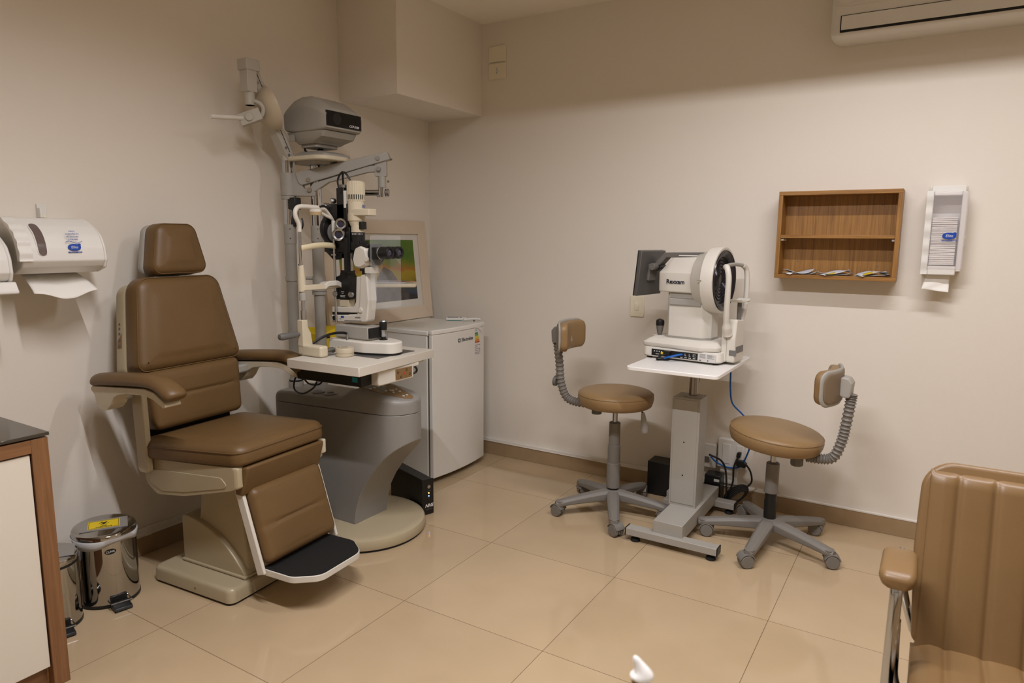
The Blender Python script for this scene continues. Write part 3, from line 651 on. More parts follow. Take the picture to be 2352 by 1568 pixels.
# projector tray on the second column
m = MB(); m.prism(rrect(.165, .425, -1.305, -1.095, .06, 7), 'z', 1.712, 1.732); obj('projector_tray', m, CREAML, U, bevel=.005)
m = MB(); m.prism(rrect(.2, .36, -1.27, -1.13, .02), 'z', 1.698, 1.712); obj('tray_flange', m, GREYM, U)
# side tray holding papers
tr = [(.30, -.995), (.385, -.965), (.60, -.80), (.52, -.64), (.18, -.62), (.16, -.95)]
m = MB(); m.prism(rpoly([(.27, -1.01), (.40, -.985), (.575, -.835), (.44, -.66), (.14, -.85)], [.03, .03, .02, .03, .05], 5), 'z', 1.112, 1.13); obj('side_tray', m, CREAML, U, bevel=.005)
m = MB(); m.tube([(.272, -1.19, 1.12), (.275, -1.1, 1.122), (.28, -.98, 1.118)], .012, 12); m.cyl((*C2, 1.104), (*C2, 1.133), .036, n=24); obj('side_tray_arm', m, GREYM, U)
# table: modelled around its own top centre, then placed and sized
TB = Matrix.Translation((.725, -1.38, .86)) @ Matrix.Scale(.918, 4) @ Matrix.Translation((-.5374, 1.1857, -.815))
tb = [(.347, -1.479), (.774, -1.458), (.729, -.886), (.302, -.907)]
m = MB(); m.prism(rpoly(tb, .006, 3), 'z', .775, .815); m.bm.transform(TB); obj('tabletop', m, TABLEW, U, bevel=.0015)
m = MB(); m.box(.02, .40, -1.075, -1.015, .745, .775); m.box(.35, .74, -1.21, -1.02, .755, .775); m.bm.transform(TB); obj('table_arm', m, INSTR, U, bevel=.004)
m = MB(); m.prism(rrect(-1.305, -1.062, .703, .775, .012), 'x', .50, .742); m.bm.transform(TB); obj('table_console', m, INSTR, U, bevel=.005)
Mk = frame((.7425, -1.135, .738), (0, 1, 0), (0, 0, 1))
m = MB(); m.box(-.058, .058, -.025, .025, 0, .002, Mk); m.bm.transform(TB); obj('console_keypad', m, BROWNP, U, bevel=.001, label='bronze keypad under the table edge')
m = MB()
for q in ((-.042, .008), (-.02, -.015), (.018, .014), (.04, -.01)): m.lathe([(.0062, 0), (.0062, .0028), (.0045, .0028), (.0045, .0)], Mk @ V(*q, 0), (1, 0, 0), 14)
m.bm.transform(TB); obj('console_key', m, INK, U)
m = MB(); m.cyl(Mk @ V(0, 0, 0), Mk @ V(0, 0, .0032), .0055, n=14); m.bm.transform(TB); obj('stop_key', m, mat('red_key', (.45, .06, .03), .4), U)
m = MB(); m.tube([(.72, -1.055, .765), (.735, -1.035, .745), (.73, -1.03, .725), (.715, -1.05, .715)], .005, 8, 5); m.bm.transform(TB); obj('console_cable', m, BLACK, U)
m = MB(); m.box(.66, .72, -1.0, -.96, .764, .775); m.bm.transform(TB); obj('table_clip', m, INSTR, U, bevel=.002)
m = MB(); m.tube([(.30, -1.335, .735), (.27, -1.365, .70), (.30, -1.40, .655), (.38, -1.42, .648), (.44, -1.41, .68), (.44, -1.39, .705)], .0042, 8, 6); m.tube([(.25, -1.33, .73), (.32, -1.335, .675), (.42, -1.36, .685), (.45, -1.36, .71)], .0042, 8, 6); m.bm.transform(TB); obj('supply_cable', m, BLACK, U)

# power supply under the table
t = thing('power_supply', 'black power supply box hanging under the slit lamp table, with teal switch', 'power supply', (.50, -1.315, .705))
m = MB(); m.prism([(.315, -1.395), (.705, -1.372), (.695, -1.25), (.305, -1.272)], 'z', .706, .774); obj('case', m, BLACK, t, bevel=.004)
m = MB(); m.box(.652, .682, -1.3775, -1.368, .726, .748); obj('power_switch', m, TEAL, t, label='teal power switch')
m = MB()
for x, y in ((.34, -1.38), (.68, -1.355), (.33, -1.28), (.67, -1.26)): m.cyl((x, y, .701), (x, y, .707), .006, n=10)
obj('foot', m, RUBBER, t)

for q in (t,): q.location = TB @ q.location; q.scale = (.918,)*3

# chart projector
t = thing('chart_projector', 'grey chart projector with black front window on top of the column tray', 'projector', (.30, -1.18, 1.732))
y0, y1 = -1.295, -1.058
S = [(.165, .88, 1.865, 1.948), (.170, .95, 1.853, 1.957), (.185, .98, 1.845, 1.966), (.22, .98, 1.842, 1.99), (.27, 1, 1.84, 2.002), (.32, 1, 1.84, 2.0), (.37, 1, 1.84, 1.985), (.41, 1, 1.842, 1.962), (.435, .99, 1.845, 1.944), (.445, .96, 1.85, 1.936)]
m = MB(); rings = []; yc = (y0+y1)/2
for x, f, za, zb in S:
    hy = (y1-y0)/2*f; rr = rpoly([(-hy*.98, za), (hy*.98, za), (hy, za+(zb-za)*.68), (hy*.78, zb), (-hy*.78, zb), (-hy, za+(zb-za)*.68)], [.012, .012, .02, .04, .04, .02], 4)
    rings.append([V(x, yc+p.x, p.y) for p in rr])
m.ring_loft(rings); obj('housing', m, mat('projector_grey', (.33, .31, .27), .45), t, ang=45)
m = MB(); m.box(.44, .448, -1.287, -1.068, 1.857, 1.925); obj('front_window', m, GLASSB, t, bevel=.003, label='glossy black front window')
m = MB(); m.lathe([(.026, 0), (.026, .0025), (.021, .003), (.0, .001)], (.447, -1.225, 1.892), (1, 0, 0), 24); obj('projection_lens', m, BLACK, t)
text('model_number', 'CCP-3100', .0145, WHITEINK, t, frame((.4485, -1.117, 1.87), (0, 1, 0), (0, 0, 1)), shear=.25, bold=.0003)
m = MB(); rings = []
for z, fx0, fx1, fy in ((1.84, .175, .425, .92), (1.815, .19, .41, .88), (1.80, .215, .36, .8), (1.79, .22, .35, .7)): rings.append([V(p.x, p.y, z) for p in rrect(fx0, fx1, yc-.118*fy, yc+.118*fy, .02, 4)])
m.ring_loft(rings); obj('lower_housing', m, mat('projector_grey', None), t)
m = MB(); m.prism(rrect(.225, .335, yc-.07, yc+.07, .015), 'z', 1.775, 1.79); obj('mount_plate', m, GREYM, t, bevel=.002)
m = MB(); m.cyl((.285, yc, 1.75), (.285, yc, 1.777), .018, .012, n=20); m.tube([(.24, yc-.03, 1.755), (.232, yc-.045, 1.765), (.235, yc-.05, 1.78)], .005, 8, 4); obj('swivel', m, BLACK, t)
m = MB(); rings = []
for z, i in ((1.7325, 0), (1.743, .004), (1.754, .03), (1.758, .045)): rings.append([V(p.x, p.y, z) for p in rrect(.19+i*.5, .405-i*1.2, yc-.085+i*.5, yc+.085-i*.5, .02, 4)])
m.ring_loft(rings); obj('stand_base', m, GREYM, t)
m = MB(); m.box(.205, .235, -1.292, -1.285, 1.80, 1.83); obj('rating_label', m, GREYM, t)

# ------------------------------------------------------------------ slit lamp
t = thing('slit_lamp', 'off-white slit lamp microscope with black eyepieces and chin rest on the side table', 'slit lamp', (.5, -1.15, .815))
YS = -1.12
def cyx(p0, p1, r0, r1=None, n=24): return MB().cyl(p0, p1, r0, r1, n)
m = MB(); m.prism(rrect(.31, .465, -1.383, -1.333, .012), 'z', .816, .868); obj('rail_cover', m, CREAML, t, bevel=.01, seg=4)
m = MB(); m.prism(rrect(.31, .465, -1.005, -.955, .012), 'z', .816, .868); obj('rail_cover', m, CREAML, t, bevel=.01, seg=4)
m = MB(); m.cyl((.44, -1.34, .838), (.44, -1.0, .838), .010, n=16); m.cyl((.44, -1.333, .838), (.44, -1.285, .838), .015, n=18); obj('axle', m, STEEL, t)
m = MB(); m.box(.53, .685, -1.245, -.985, .8155, .8175); obj('slide_plate', m, mat('slide_grey', (.09, .085, .08), .3), t)
bp = rpoly([(.33, -1.215), (.56, -1.215), (.70, -1.165), (.70, -1.075), (.56, -1.025), (.33, -1.025)], [.02, .1, .05, .05, .1, .02], 8)
m = MB(); m.ring_loft([[V(p.x, p.y, z) for p in bp] for z in (.826, .872)] + [[V(.52+(p.x-.52)*.97, -1.12+(p.y+1.12)*.95, .878) for p in bp]]); obj('base', m, INSTR, t, bevel=.002)
m = MB(); m.ring_loft([[V(.515+(p.x-.515)*.98, -1.12+(p.y+1.12)*.97, z) for p in bp] for z in (.818, .827)]); obj('base_underside', m, BLACKM, t)
m = MB(); m.prism(rrect(.345, .56, -1.175, -1.065, .02), 'z', .876, .888); obj('base_step', m, INSTR, t, bevel=.004)
jx, jy = .607, -1.10
m = MB(); m.lathe([(.02, .877), (.02, .881), (.011, .883), (.011, .892)], (jx, jy, 0), n=20); m.lathe([(.0165, .925), (.0185, .94), (.0185, .962), (.017, .966)], (jx, jy, 0), n=20); obj('joystick_grip', m, BLACK, t)
m = MB(); m.lathe([(.009, .89), (.0125, .897), (.016, .915), (.0172, .926)], (jx, jy, 0), n=20); m.lathe([(.017, .966), (.015, .971), (.0, .973)], (jx, jy, 0), n=20); obj('joystick', m, STEEL, t)
m = MB(); m.tube([(.31, -1.31, .85), (.34, -1.26, .885), (.38, -1.225, .905), (.43, -1.21, .911), (.452, -1.205, .908)], .0065, 10, 6); obj('power_lead', m, BLACK, t)
m = MB(); m.cyl((.455, -1.205, .878), (.455, -1.205, .906), .006, n=10); m.cyl((.57, -1.06, .88), (.57, -1.06, .905), .008, n=12); obj('plug', m, STEEL, t)
m = MB(); m.box(.355, .568, -1.185, -1.08, .885, .943); obj('carriage', m, GREYL, t, bevel=.003)
m = MB(); m.box(.566, .578, -1.18, -1.085, .89, .938); obj('carriage_end', m, BLACKM, t, bevel=.002)
# instrument arms
m = MB(); m.prism(rpoly([(.299, .941), (.534, .955), (.551, 1.059), (.541, 1.188), (.499, 1.177), (.489, 1.058), (.478, .99), (.299, .978)], [.006, .02, .02, .008, .008, .02, .02, .006], 5), 'y', YS-.028, YS+.03)
m.bm.transform(Matrix.Translation((-.006, 0, .006)))
obj('microscope_arm', m, INSTR, t, bevel=.006)
m = MB(); m.prism(rpoly([(.301, 1.018), (.446, 1.025), (.462, 1.05), (.47, 1.172), (.499, 1.173), (.493, 1.03), (.476, .999), (.301, .988)], [.004, .02, .03, .004, .004, .03, .012, .004], 5), 'y', YS-.02, YS+.02); m.bm.transform(Matrix.Translation((-.010, 0, .004))); obj('illumination_arm', m, INSTR, t, bevel=.004)
m = MB(); m.cyl((.492, YS-.034, 1.018), (.492, YS-.02, 1.018), .013, n=20); obj('arm_pivot', m, INSTR, t, bevel=.002)
Mz = frame((.405, YS-.0285, .971), (1, 0, .05), (0, 0, 1))
m = MB(); m.cyl(Mz @ V(-.08, .004, 0), Mz @ V(-.08, .004, .012), .012, n=20); obj('adjust_knob', m, BLACK, t)
m = MB(); m.box(-.045, -.025, .004, .014, 0, .001, Mz); obj('blue_label', m, BLUE, t)
m = MB(); m.box(-.022, .09, -.010, -.0075, 0, .001, Mz); m.box(-.055, -.045, -.002, 0, 0, .001, Mz); m.box(.05, .085, .004, .010, 0, .001, Mz); obj('label_line', m, mat('label_grey', (.2, .17, .16), .6), t)
m = MB(); m.box(.30, .41, YS-.026, YS+.03, .984, .998); obj('pivot_gasket', m, BLACKM, t)
# illumination tower
m = MB(); m.prism(rpoly([(.328, 1.062), (.422, 1.068), (.417, 1.17), (.404, 1.19), (.405, 1.205), (.364, 1.205), (.356, 1.18), (.328, 1.17)], .004, 3), 'y', YS-.025, YS+.03); obj('prism_housing', m, BLACK, t, bevel=.002)
m = MB(); m.prism([(.345, 1.028), (.40, 1.026), (.405, 1.063), (.345, 1.063)], 'y', YS-.02, YS+.025); obj('mirror_block', m, CREAML, t, bevel=.002)
m = MB(); m.prism([(.368, 1.20), (.405, 1.20), (.402, 1.286), (.366, 1.286)], 'y', YS-.02, YS+.02); obj('light_shaft', m, CREAML, t, bevel=.002)
m = MB(); m.box(.407, .426, YS-.045, YS-.02, 1.197, 1.36); obj('tower_rail', m, BLACKM, t, bevel=.001)
m = MB()
for xx, yy in ((.332, YS-.028), (.428, YS-.02)): m.lathe([(.012, 0), (.014, .004), (.014, .014), (.011, .018)], (xx, yy, 1.09), (.3, -.95, 0), 18)
obj('slit_knob', m, STEEL, t)
m = MB()
for z, l in ((1.10, .02), (1.093, .012), (1.082, .034), (1.076, .03)): m.box(.372-l/2, .372+l/2, YS-.0256, YS-.024, z-.0012, z+.0012)
obj('housing_print', m, WHITEINK, t)
m = MB(); m.box(.352, .402, YS-.03, YS+.03, 1.34, 1.594); m.box(.30, .42, YS-.03, YS+.03, 1.40, 1.52); m.box(.33, .43, YS-.028, YS+.03, 1.29, 1.41); obj('tower', m, BLACK, t, bevel=.004)
m = MB(); m.cyl((.376, YS, 1.594), (.376, YS, 1.61), .022, n=24); obj('tower_cap', m, STEEL, t, bevel=.002)
m = MB(); m.box(.402, .416, YS-.032, YS-.02, 1.50, 1.58); obj('scale_strip', m, WHITEP, t, bevel=.001)
kd = V(-.25, -.95, 0)
for xx, zz, rr_, ll in ((.282, 1.506, .019, .03), (.325, 1.534, .013, .025)):
    m = MB(); m.lathe([(rr_*.9, 0), (rr_, .003), (rr_, ll-.004), (rr_*.85, ll)], (xx+.01, YS-.02, zz), kd, 22); obj('tower_knob', m, STEEL, t)
for xx, zz, rr_ in ((.397, 1.424, .027), (.381, 1.374, .03)):
    m = MB(); m.lathe([(rr_*.8, -.022), (rr_, -.02), (rr_, .008), (rr_*.86, .011), (rr_*.62, .008), (rr_*.55, -.004), (0, -.006)], (xx, YS-.05, zz), (.78, -.62, .1), 28); obj('silver_dial', m, STEEL, t)
    m = MB(); m.lathe([(rr_*.5, 0), (rr_*.5, .002), (0, .002)], V(xx, YS-.05, zz)+V(.78, -.62, .1).normalized()*.001, (.78, -.62, .1), 20); obj('dial_lens', m, LENS, t)
m = MB(); m.lathe([(.05, -.02), (.075, -.018), (.078, .0), (.075, .012), (.05, .014)], (.30, -1.115, 1.40), (1, -.15, 0), 36); m.box(.25, .29, -1.14, -1.09, 1.29, 1.47); m.prism([(.26, 1.29), (.40, 1.31), (.40, 1.262), (.31, 1.252)], 'y', -1.14, -1.09); obj('magnification_drum', m, BLACK, t, bevel=.003)
m = MB(); m.lathe([(.052, 0), (.052, .012), (.046, .014)], (.315, -1.118, 1.385), (1, -.35, 0), 36); obj('drum_ring', m, GREYD, t)
# lamp house
lx = .452
m = MB(); rings = []
n = 96
for r_, z in ((.036, 1.624), (.041, 1.621), (.0425, 1.61), (.0425, 1.535), (.039, 1.528)):
    rings.append([V(lx+cos(2*pi*k/n)*(r_-(.0024 if k % 4 < 2 and 1.53 < z < 1.62 else 0)), YS+sin(2*pi*k/n)*(r_-(.0024 if k % 4 < 2 and 1.53 < z < 1.62 else 0)), z) for k in range(n)])
m.ring_loft(rings); obj('lamp_cover', m, CREAML, t, ang=20)
m = MB()
for k in range(24):
    a = 2*pi*(k*4+.5)/96; c = V(lx+cos(a)*.0402, YS+sin(a)*.0402, 1.55); Mq = Matrix.Translation(c) @ Matrix.Rotation(a, 4, 'Z'); m.box(-.002, .0016, -.0022, .0022, -.011, .011, Mq)
obj('lamp_vent', m, BLACKM, t)
m = MB(); m.lathe([(.039, 1.528), (.039, 1.475), (.041, 1.474), (.041, 1.44), (.032, 1.44)], (lx, YS, 0), n=40); obj('lamp_housing', m, CREAML, t)
text('lamp_letters', 'BQ', .02, BLUE, t, frame((lx+.0395*cos(R(15)), YS+.0395*sin(R(15)), 1.507), (-sin(R(15)), cos(R(15)), 0), (0, 0, 1)), shear=.2)
m = MB(); m.prism(rpoly([(.45, -1.16), (.555, -1.145), (.555, -1.09), (.45, -1.08)], .008, 4), 'z', 1.463, 1.494); obj('filter_wheel', m, CREAML, t, bevel=.003)
m = MB(); m.cyl((lx+.004, YS, 1.415), (lx, YS, 1.445), .031, .04, n=30); m.cyl((lx+.006, YS, 1.385), (lx+.006, YS, 1.42), .031, n=30); obj('lamp_neck', m, CREAML, t, bevel=.002)
m = MB(); m.cyl((lx+.008, YS, 1.325), (lx+.008, YS, 1.386), .0325, n=30); m.box(.43, .50, YS-.025, YS+.03, 1.30, 1.345); m.box(.482, .502, YS-.018, YS+.015, 1.40, 1.435); obj('diaphragm_ring', m, BLACK, t, bevel=.002)
m = MB()
for k in range(9): a = R(-100+k*11); m.box(-.001, .001, -.0006, .0006, -.003, .003, Matrix.Translation((lx+.008+cos(a)*.033, YS+sin(a)*.033, 1.378)))
obj('diaphragm_scale', m, WHITEINK, t)
# microscope
m = MB(); rings = []
body = rpoly([(.447, 1.255), (.458, 1.22), (.50, 1.218), (.535, 1.235), (.545, 1.27), (.535, 1.312), (.50, 1.325), (.462, 1.312)], .018, 5)
for y, s in ((YS-.058, .82), (YS-.05, .96), (YS-.04, 1), (YS+.04, 1), (YS+.05, .96), (YS+.058, .82)): rings.append([V(.495+(p.x-.495)*s, y, 1.27+(p.y-1.27)*s) for p in body])
m.ring_loft(rings); obj('microscope_body', m, INSTR, t)
m = MB(); m.cyl((.43, YS, 1.268), (.452, YS, 1.268), .04, .046, n=30); obj('objective', m, BLACK, t)
m = MB(); m.cyl((.54, YS, 1.28), (.556, YS, 1.282), .05, n=32); m.box(.47, .54, YS-.05, YS+.05, 1.318, 1.332); m.box(.42, .47, YS-.035, YS+.035, 1.30, 1.34); obj('changer_ring', m, BLACK, t, bevel=.003)
m = MB(); m.cyl((.54, YS-.062, 1.262), (.54, YS-.05, 1.262), .011, n=16); obj('side_cap', m, INSTR, t)
for y in (YS-.034, YS+.034):
    m = MB(); m.box(.556, .605, y-.026, y+.026, 1.262, 1.318); obj('prism_box', m, BLACK, t, bevel=.004)
    m = MB(); m.lathe([(.02, .0), (.025, .006), (.027, .012), (.0285, .014), (.0285, .03), (.027, .034), (.027, .048), (.0285, .05), (.0285, .062), (.025, .068), (.018, .066), (.0165, .06)], (.60, y, 1.292), (1, 0, .03), 30); obj('eyepiece', m, BLACK, t)
    m = MB(); m.lathe([(.0285, .009), (.0305, .010), (.0305, .0135), (.0285, .0145)], (.60, y, 1.292), (1, 0, .03), 30); obj('eyepiece_ring', m, STEEL, t)
    m = MB(); m.lathe([(.0172, .06), (.012, .0625), (0, .0635)], (.60, y, 1.292), (1, 0, .03), 24); obj('eyepiece_lens', m, LENS, t)
m = MB(); m.cyl((.485, YS, 1.205), (.485, YS, 1.222), .033, .03, n=24); m.cyl((.485, YS, 1.188), (.485, YS, 1.207), .022, n=20); obj('microscope_mount', m, BLACK, t)
m = MB(); m.box(.51, .545, YS-.04, YS+.02, 1.195, 1.225); obj('shield_bracket', m, INSTR, t, bevel=.002)
m = MB(); m.prism(rrect(-1.19, -.98, 1.03, 1.372, .012), 'x', .599, .602)
obj('breath_shield', m, ACRYL, t, bevel=.0008, label='clear acrylic breath shield')
m = MB(); m.prism(rrect(-1.185, -1.115, 1.07, 1.20, .012), 'x', .566, .568); obj('lens_card', m, ACRYL, t, label='small clear acrylic card')
# chin rest frame
FX = .335
m = MB(); m.prism([(-1.385, .86), (-1.325, .86), (-1.335, .92), (-1.352, .95), (-1.352, .982), (-1.384, .982)], 'x', FX-.018, FX+.018); obj('frame_foot', m, CREAML, t, bevel=.003)
m = MB(); m.cyl((FX, -1.36, .98), (FX, -1.36, 1.025), .013, n=18); m.cyl((FX, -1.36, 1.02), (FX, -1.36, 1.075), .009, n=16); obj('frame_rod', m, CHROME, t)
m = MB(); m.lathe([(.014, 1.07), (.017, 1.072), (.017, 1.105), (.015, 1.112)], (FX, -1.36, 0), n=20); obj('height_knob', m, GREYL, t)
m = MB(); m.lathe([(.018, 1.113), (.0185, 1.16), (.016, 1.19), (.012, 1.236), (.009, 1.238)], (FX, -1.363, 0), n=24); obj('chin_rest_column', m, CREAML, t)
m = MB(); m.cyl((FX, -1.366, 1.236), (FX, -1.366, 1.395), .0065, n=14); m.cyl((FX, -1.366, 1.234), (FX, -1.366, 1.24), .012, n=14); obj('frame_rod', m, CHROME, t)
m = MB(); m.cyl((FX, -1.155, .95), (FX, -1.155, 1.40), .0065, n=14); m.cyl((FX, -1.155, 1.275), (FX, -1.155, 1.281), .016, n=14); obj('frame_rod', m, CHROME, t)
m = MB(); m.tube([(FX, -1.366, 1.385), (FX, -1.368, 1.42), (FX, -1.384, 1.45), (FX, -1.386, 1.475), (FX, -1.37, 1.495), (FX, -1.33, 1.50), (FX, -1.24, 1.497), (FX, -1.20, 1.49), (FX, -1.165, 1.455), (FX, -1.14, 1.43), (FX, -1.118, 1.41), (FX, -1.11, 1.38), (FX, -1.112, 1.30)], .0105, 14, 6); m.cyl((FX, -1.155, 1.385), (FX, -1.155, 1.44), .0105, n=14); obj('frame_tube', m, INSTR, t)
m = MB(); m.tube([(FX, -1.24, 1.478), (FX, -1.2, 1.462), (FX, -1.15, 1.445)], .007, 10, 4); m.cyl((FX+.01, -1.275, 1.478), (FX+.01, -1.275, 1.49), .028, n=24); obj('fixation_mount', m, INSTR, t)
m = MB(); m.cyl((FX+.01, -1.275, 1.463), (FX+.01, -1.275, 1.478), .027, .0285, n=24); obj('fixation_pad', m, mat('amber_pad', (.45, .33, .17), .5), t)
m = MB(); m.grid(lambda u, v: V(FX+.008+.012*sin(pi*u), -1.366+.211*u, 1.298+.026*v+.010*sin(pi*u)+.008*u), 18, 2); o = obj('brow_strap', m, mat('strap_cream', (.66, .58, .38), .5), t); s = o.modifiers.new('s', 'SOLIDIFY'); s.thickness = .003
m = MB(); m.tube([(FX+.012, -1.25, 1.502), (FX+.012, -1.215, 1.505), (FX+.012, -1.175, 1.47), (FX+.012, -1.14, 1.43), (FX+.012, -1.09, 1.425)], .0045, 8, 6); obj('fixation_cable', m, BLACK, t)
m = MB(); m.tube([(.372, -1.12, 1.60), (.385, -1.135, 1.655), (.40, -1.14, 1.665), (.42, -1.14, 1.65), (.435, -1.135, 1.622)][::1], .0048, 8, 6); m.tube([(.385, -1.15, 1.57), (.365, -1.15, 1.62), (.372, -1.142, 1.655), (.39, -1.14, 1.668)], .0048, 8, 6); obj('lamp_cable', m, BLACK, t)
m = MB(); m.prism(rpoly([(FX-.012, -1.37), (FX+.022, -1.37), (FX+.022, -1.24), (FX+.012, -1.14), (FX-.02, -1.14), (FX-.012, -1.24)], .01, 4), 'z', 1.118, 1.142); obj('chin_bar', m, CREAML, t, bevel=.003)
m = MB(); rings = []
for k in range(13):
    u = k/12; y = -1.245+.105*u; z = 1.142+.024*sin(pi*u)-.01*sin(pi*u)**3; rings.append([V(FX-.025, y, z-.025), V(FX+.03, y, z-.025), V(FX+.03, y, z), V(FX-.025, y, z-.006)])
m.ring_loft(rings); obj('chin_cup', m, INSTR, t, bevel=.003)
m = MB(); m.tube([(FX, -1.36, .918), (FX-.01, -1.40, .916)], .0085, 12); m.lathe([(.009, 0), (.0135, .012), (.0155, .05), (.0165, .085), (.013, .098), (.0, .103)], (FX-.005, -1.392, .916), (-.12, -1, -.03), 20); obj('hand_grip', m, mat('grip_grey', (.13, .125, .115), .3), t)

SL = t
for o in SL.children:
    nm = o.name.split('.')[0]
    if nm in ('microscope_body', 'objective', 'changer_ring', 'side_cap', 'prism_box', 'eyepiece', 'eyepiece_ring', 'eyepiece_lens', 'microscope_mount', 'shield_bracket'): o.location.x += .024
    if nm in ('joystick', 'joystick_grip'): o.location.x -= .018
SL.location = TB @ SL.location; SL.scale = (.918,)*3
t = thing('round_tin', 'round cream lens case lying on the side table in front of the slit lamp', 'case', (0.505, -1.272, .815))
m = MB(); m.lathe([(.04, .816), (.042, .8175), (.042, .831)], (0.505, -1.272, 0), n=40); obj('tin_base', m, mat('tin_cream', (.50, .43, .31), .45), t)
m = MB(); m.lathe([(.043, .832), (.0432, .852), (.041, .8555), (.0, .857)], (0.505, -1.272, 0), n=40); obj('lid', m, mat('tin_cream', None), t)
m = MB(); c0 = V(0.505, -1.272, .8572)
for k in range(14): a = R(200+k*10); m.box(-.0012, .0012, -.002, .002, -.0002, .0004, Matrix.Translation(c0+V(cos(a)*.03, sin(a)*.03, -.0006)) @ Matrix.Rotation(a, 4, 'Z'))
m.box(-.014, .014, -.003, .003, -.0006, .0003, Matrix.Translation(c0) @ Matrix.Rotation(.6, 4, 'Z')); obj('lid_print', m, mat('brown_print', (.18, .11, .06), .7), t)

t.location = TB @ t.location; t.scale = (.918,)*3

# papers on the side tray
def sheet(x0, y0, w_, h_, a, z, c, label, pattern=None):
    Mx = Matrix.Translation((x0, y0, z)) @ Matrix.Rotation(a, 4, 'Z'); m = MB(); m.box(-w_/2, w_/2, -h_/2, h_/2, 0, .0012, Mx)
    o = obj('printed_card', m, c, None, origin=(x0, y0, z)); tag(o, label, 'card', 'cards on the side tray'); return o
sheet(.40, -.86, .2, .14, .6, 1.131, mat('card_pale', (.55, .54, .56), .7), 'pale blue-grey printed card on the cream side tray, nearest the slit lamp')
sheet(.36, -.78, .15, .1, .3, 1.133, mat('card_grey', (.30, .29, .33), .7), 'dark grey printed card on the cream side tray behind the breath shield')
sheet(.44, -.76, .10, .02, .75, 1.135, mat('card_red', (.45, .12, .06), .7), 'narrow red card strip on the far end of the cream side tray')
sheet(.41, -.72, .045, .02, .75, 1.135, mat('card_green', (.05, .22, .06), .7), 'small green card strip at the far edge of the cream side tray')

# yellow sharps box on the wall bracket behind the columns
t = thing('sharps_box', 'yellow sharps disposal box behind the grey columns', 'box', (.11, -1.02, .79))
m = MB(); m.box(.03, .17, -1.10, -.945, .79, .868); obj('carton', m, YELLOW, t, bevel=.002)
m = MB(); m.ring_loft([[V(x, y, .866) for x, y in rect(.03, .17, -1.10, -.945)], [V(.05, -1.08, .895), V(.165, -1.03, .885), V(.16, -.955, .902), V(.04, -.96, .89)]]); obj('folded_top', m, YELLOW, t)
m = MB(); m.box(.1701, .1712, -1.09, -1.045, .845, .855); m.box(.1701, .1712, -1.03, -.98, .838, .845); m.box(.1701, .1712, -.985, -.965, .80, .815); obj('print', m, INK, t)
m = MB(); m.box(.001, .18, -1.105, -.94, .782, .789); m.box(.001, .01, -1.105, -.94, .74, .83); obj('wall_support', m, IVORY, t, bevel=.001)

# ------------------------------------------------------------------ fridge
t = thing('mini_fridge', 'white mini fridge in the corner behind the grey ophthalmic unit', 'fridge', (.28, -.405, 0))
FZ = .858
m = MB(); m.box(.03, .497, -.655, -.155, .03, FZ); obj('cabinet', m, FRIDGE, t, bevel=.005)
m = MB(); m.box(.025, .505, -.66, -.15, FZ-.022, FZ+.004); obj('top_panel', m, FRIDGE, t, bevel=.006)
m = MB(); m.box(.497, .509, -.648, -.162, .04, FZ-.015); obj('door_gasket', m, SEAL, t)
def door(z0, z1, e=0):
    rings = []; n_ = 16
    prof = [(-.655-e+.5*k/n_*(1+2*e/.5), .533+e+.022*(1-(2*k/n_-1)**2)) for k in range(n_+1)]
    for z in (z0, z1): rings.append([V(.509, prof[0][0], z)]+[V(x, y, z) for y, x in prof]+[V(.509, prof[-1][0], z)])
    return MB().ring_loft(rings)
obj('door', door(.035, .842), FRIDGE, t, bevel=.004, ang=25)
obj('door_cap', door(.8425, .868, .002), WHITEP, t, bevel=.005, ang=25)
def dx(y): u = (y+.655)/.5; return .533+.022*(1-(2*u-1)**2)+.0004
Mf = lambda y, z: frame((dx(y)+.0002, y, z), (-.088*(2*((y+.655)/.5)-1), 1, 0), (0, 0, 1))
text('brand_lettering', 'Electrolux', .028, GREYINK, t, Mf(-.358, .79) @ Matrix.Translation((0, 0, .0006)), bold=.0006)
m = MB(); Me = Mf(-.437, .79)
m.box(-.011, .011, -.011, .011, 0, .0008, Me); obj('brand_emblem', m, GREYINK, t)
m = MB(); m.prism(rpoly([(0, -.005), (.005, 0), (0, .005), (-.005, 0)], 0, 1), 'z', 0, .0012); m.bm.transform(Me); obj('emblem_cut', m, FRIDGE, t)
Ml = Mf(-.244, .765)
m = MB(); m.box(-.034, .034, -.082, .082, 0, .0006, Ml); obj('energy_label', m, mat('label_paper', (.66, .62, .60), .7), t, label='energy rating label')
cols = [(.0, .16, .06), (.10, .32, .03), (.55, .52, .01), (.62, .40, .01), (.6, .22, .02), (.5, .06, .01)]
for i, c in enumerate(cols):
    m = MB(); z = .046-.0105*i; L_ = .03+.004*i; m.prism([(-.03, z-.0045), (-.03+L_, z-.0045), (-.025+L_, z), (-.03+L_, z+.0045), (-.03, z+.0045)], 'z', .0006, .0012); m.bm.transform(Ml); obj('rating_bar', m, mat('bar_%d' % i, c, .6), t)
m = MB()
for z, l in ((.072, .03), (.062, .02), (-.025, .045), (-.036, .03), (-.047, .05), (-.058, .04), (-.069, .055), (-.076, .05)): m.box(-.03, -.03+l, z-.0012, z+.0012, .0006, .001, Ml)
for z in (-.026, -.05, -.06): m.box(.02, .027, z-.003, z+.003, .0006, .001, Ml)
obj('label_print', m, GREYINK, t)
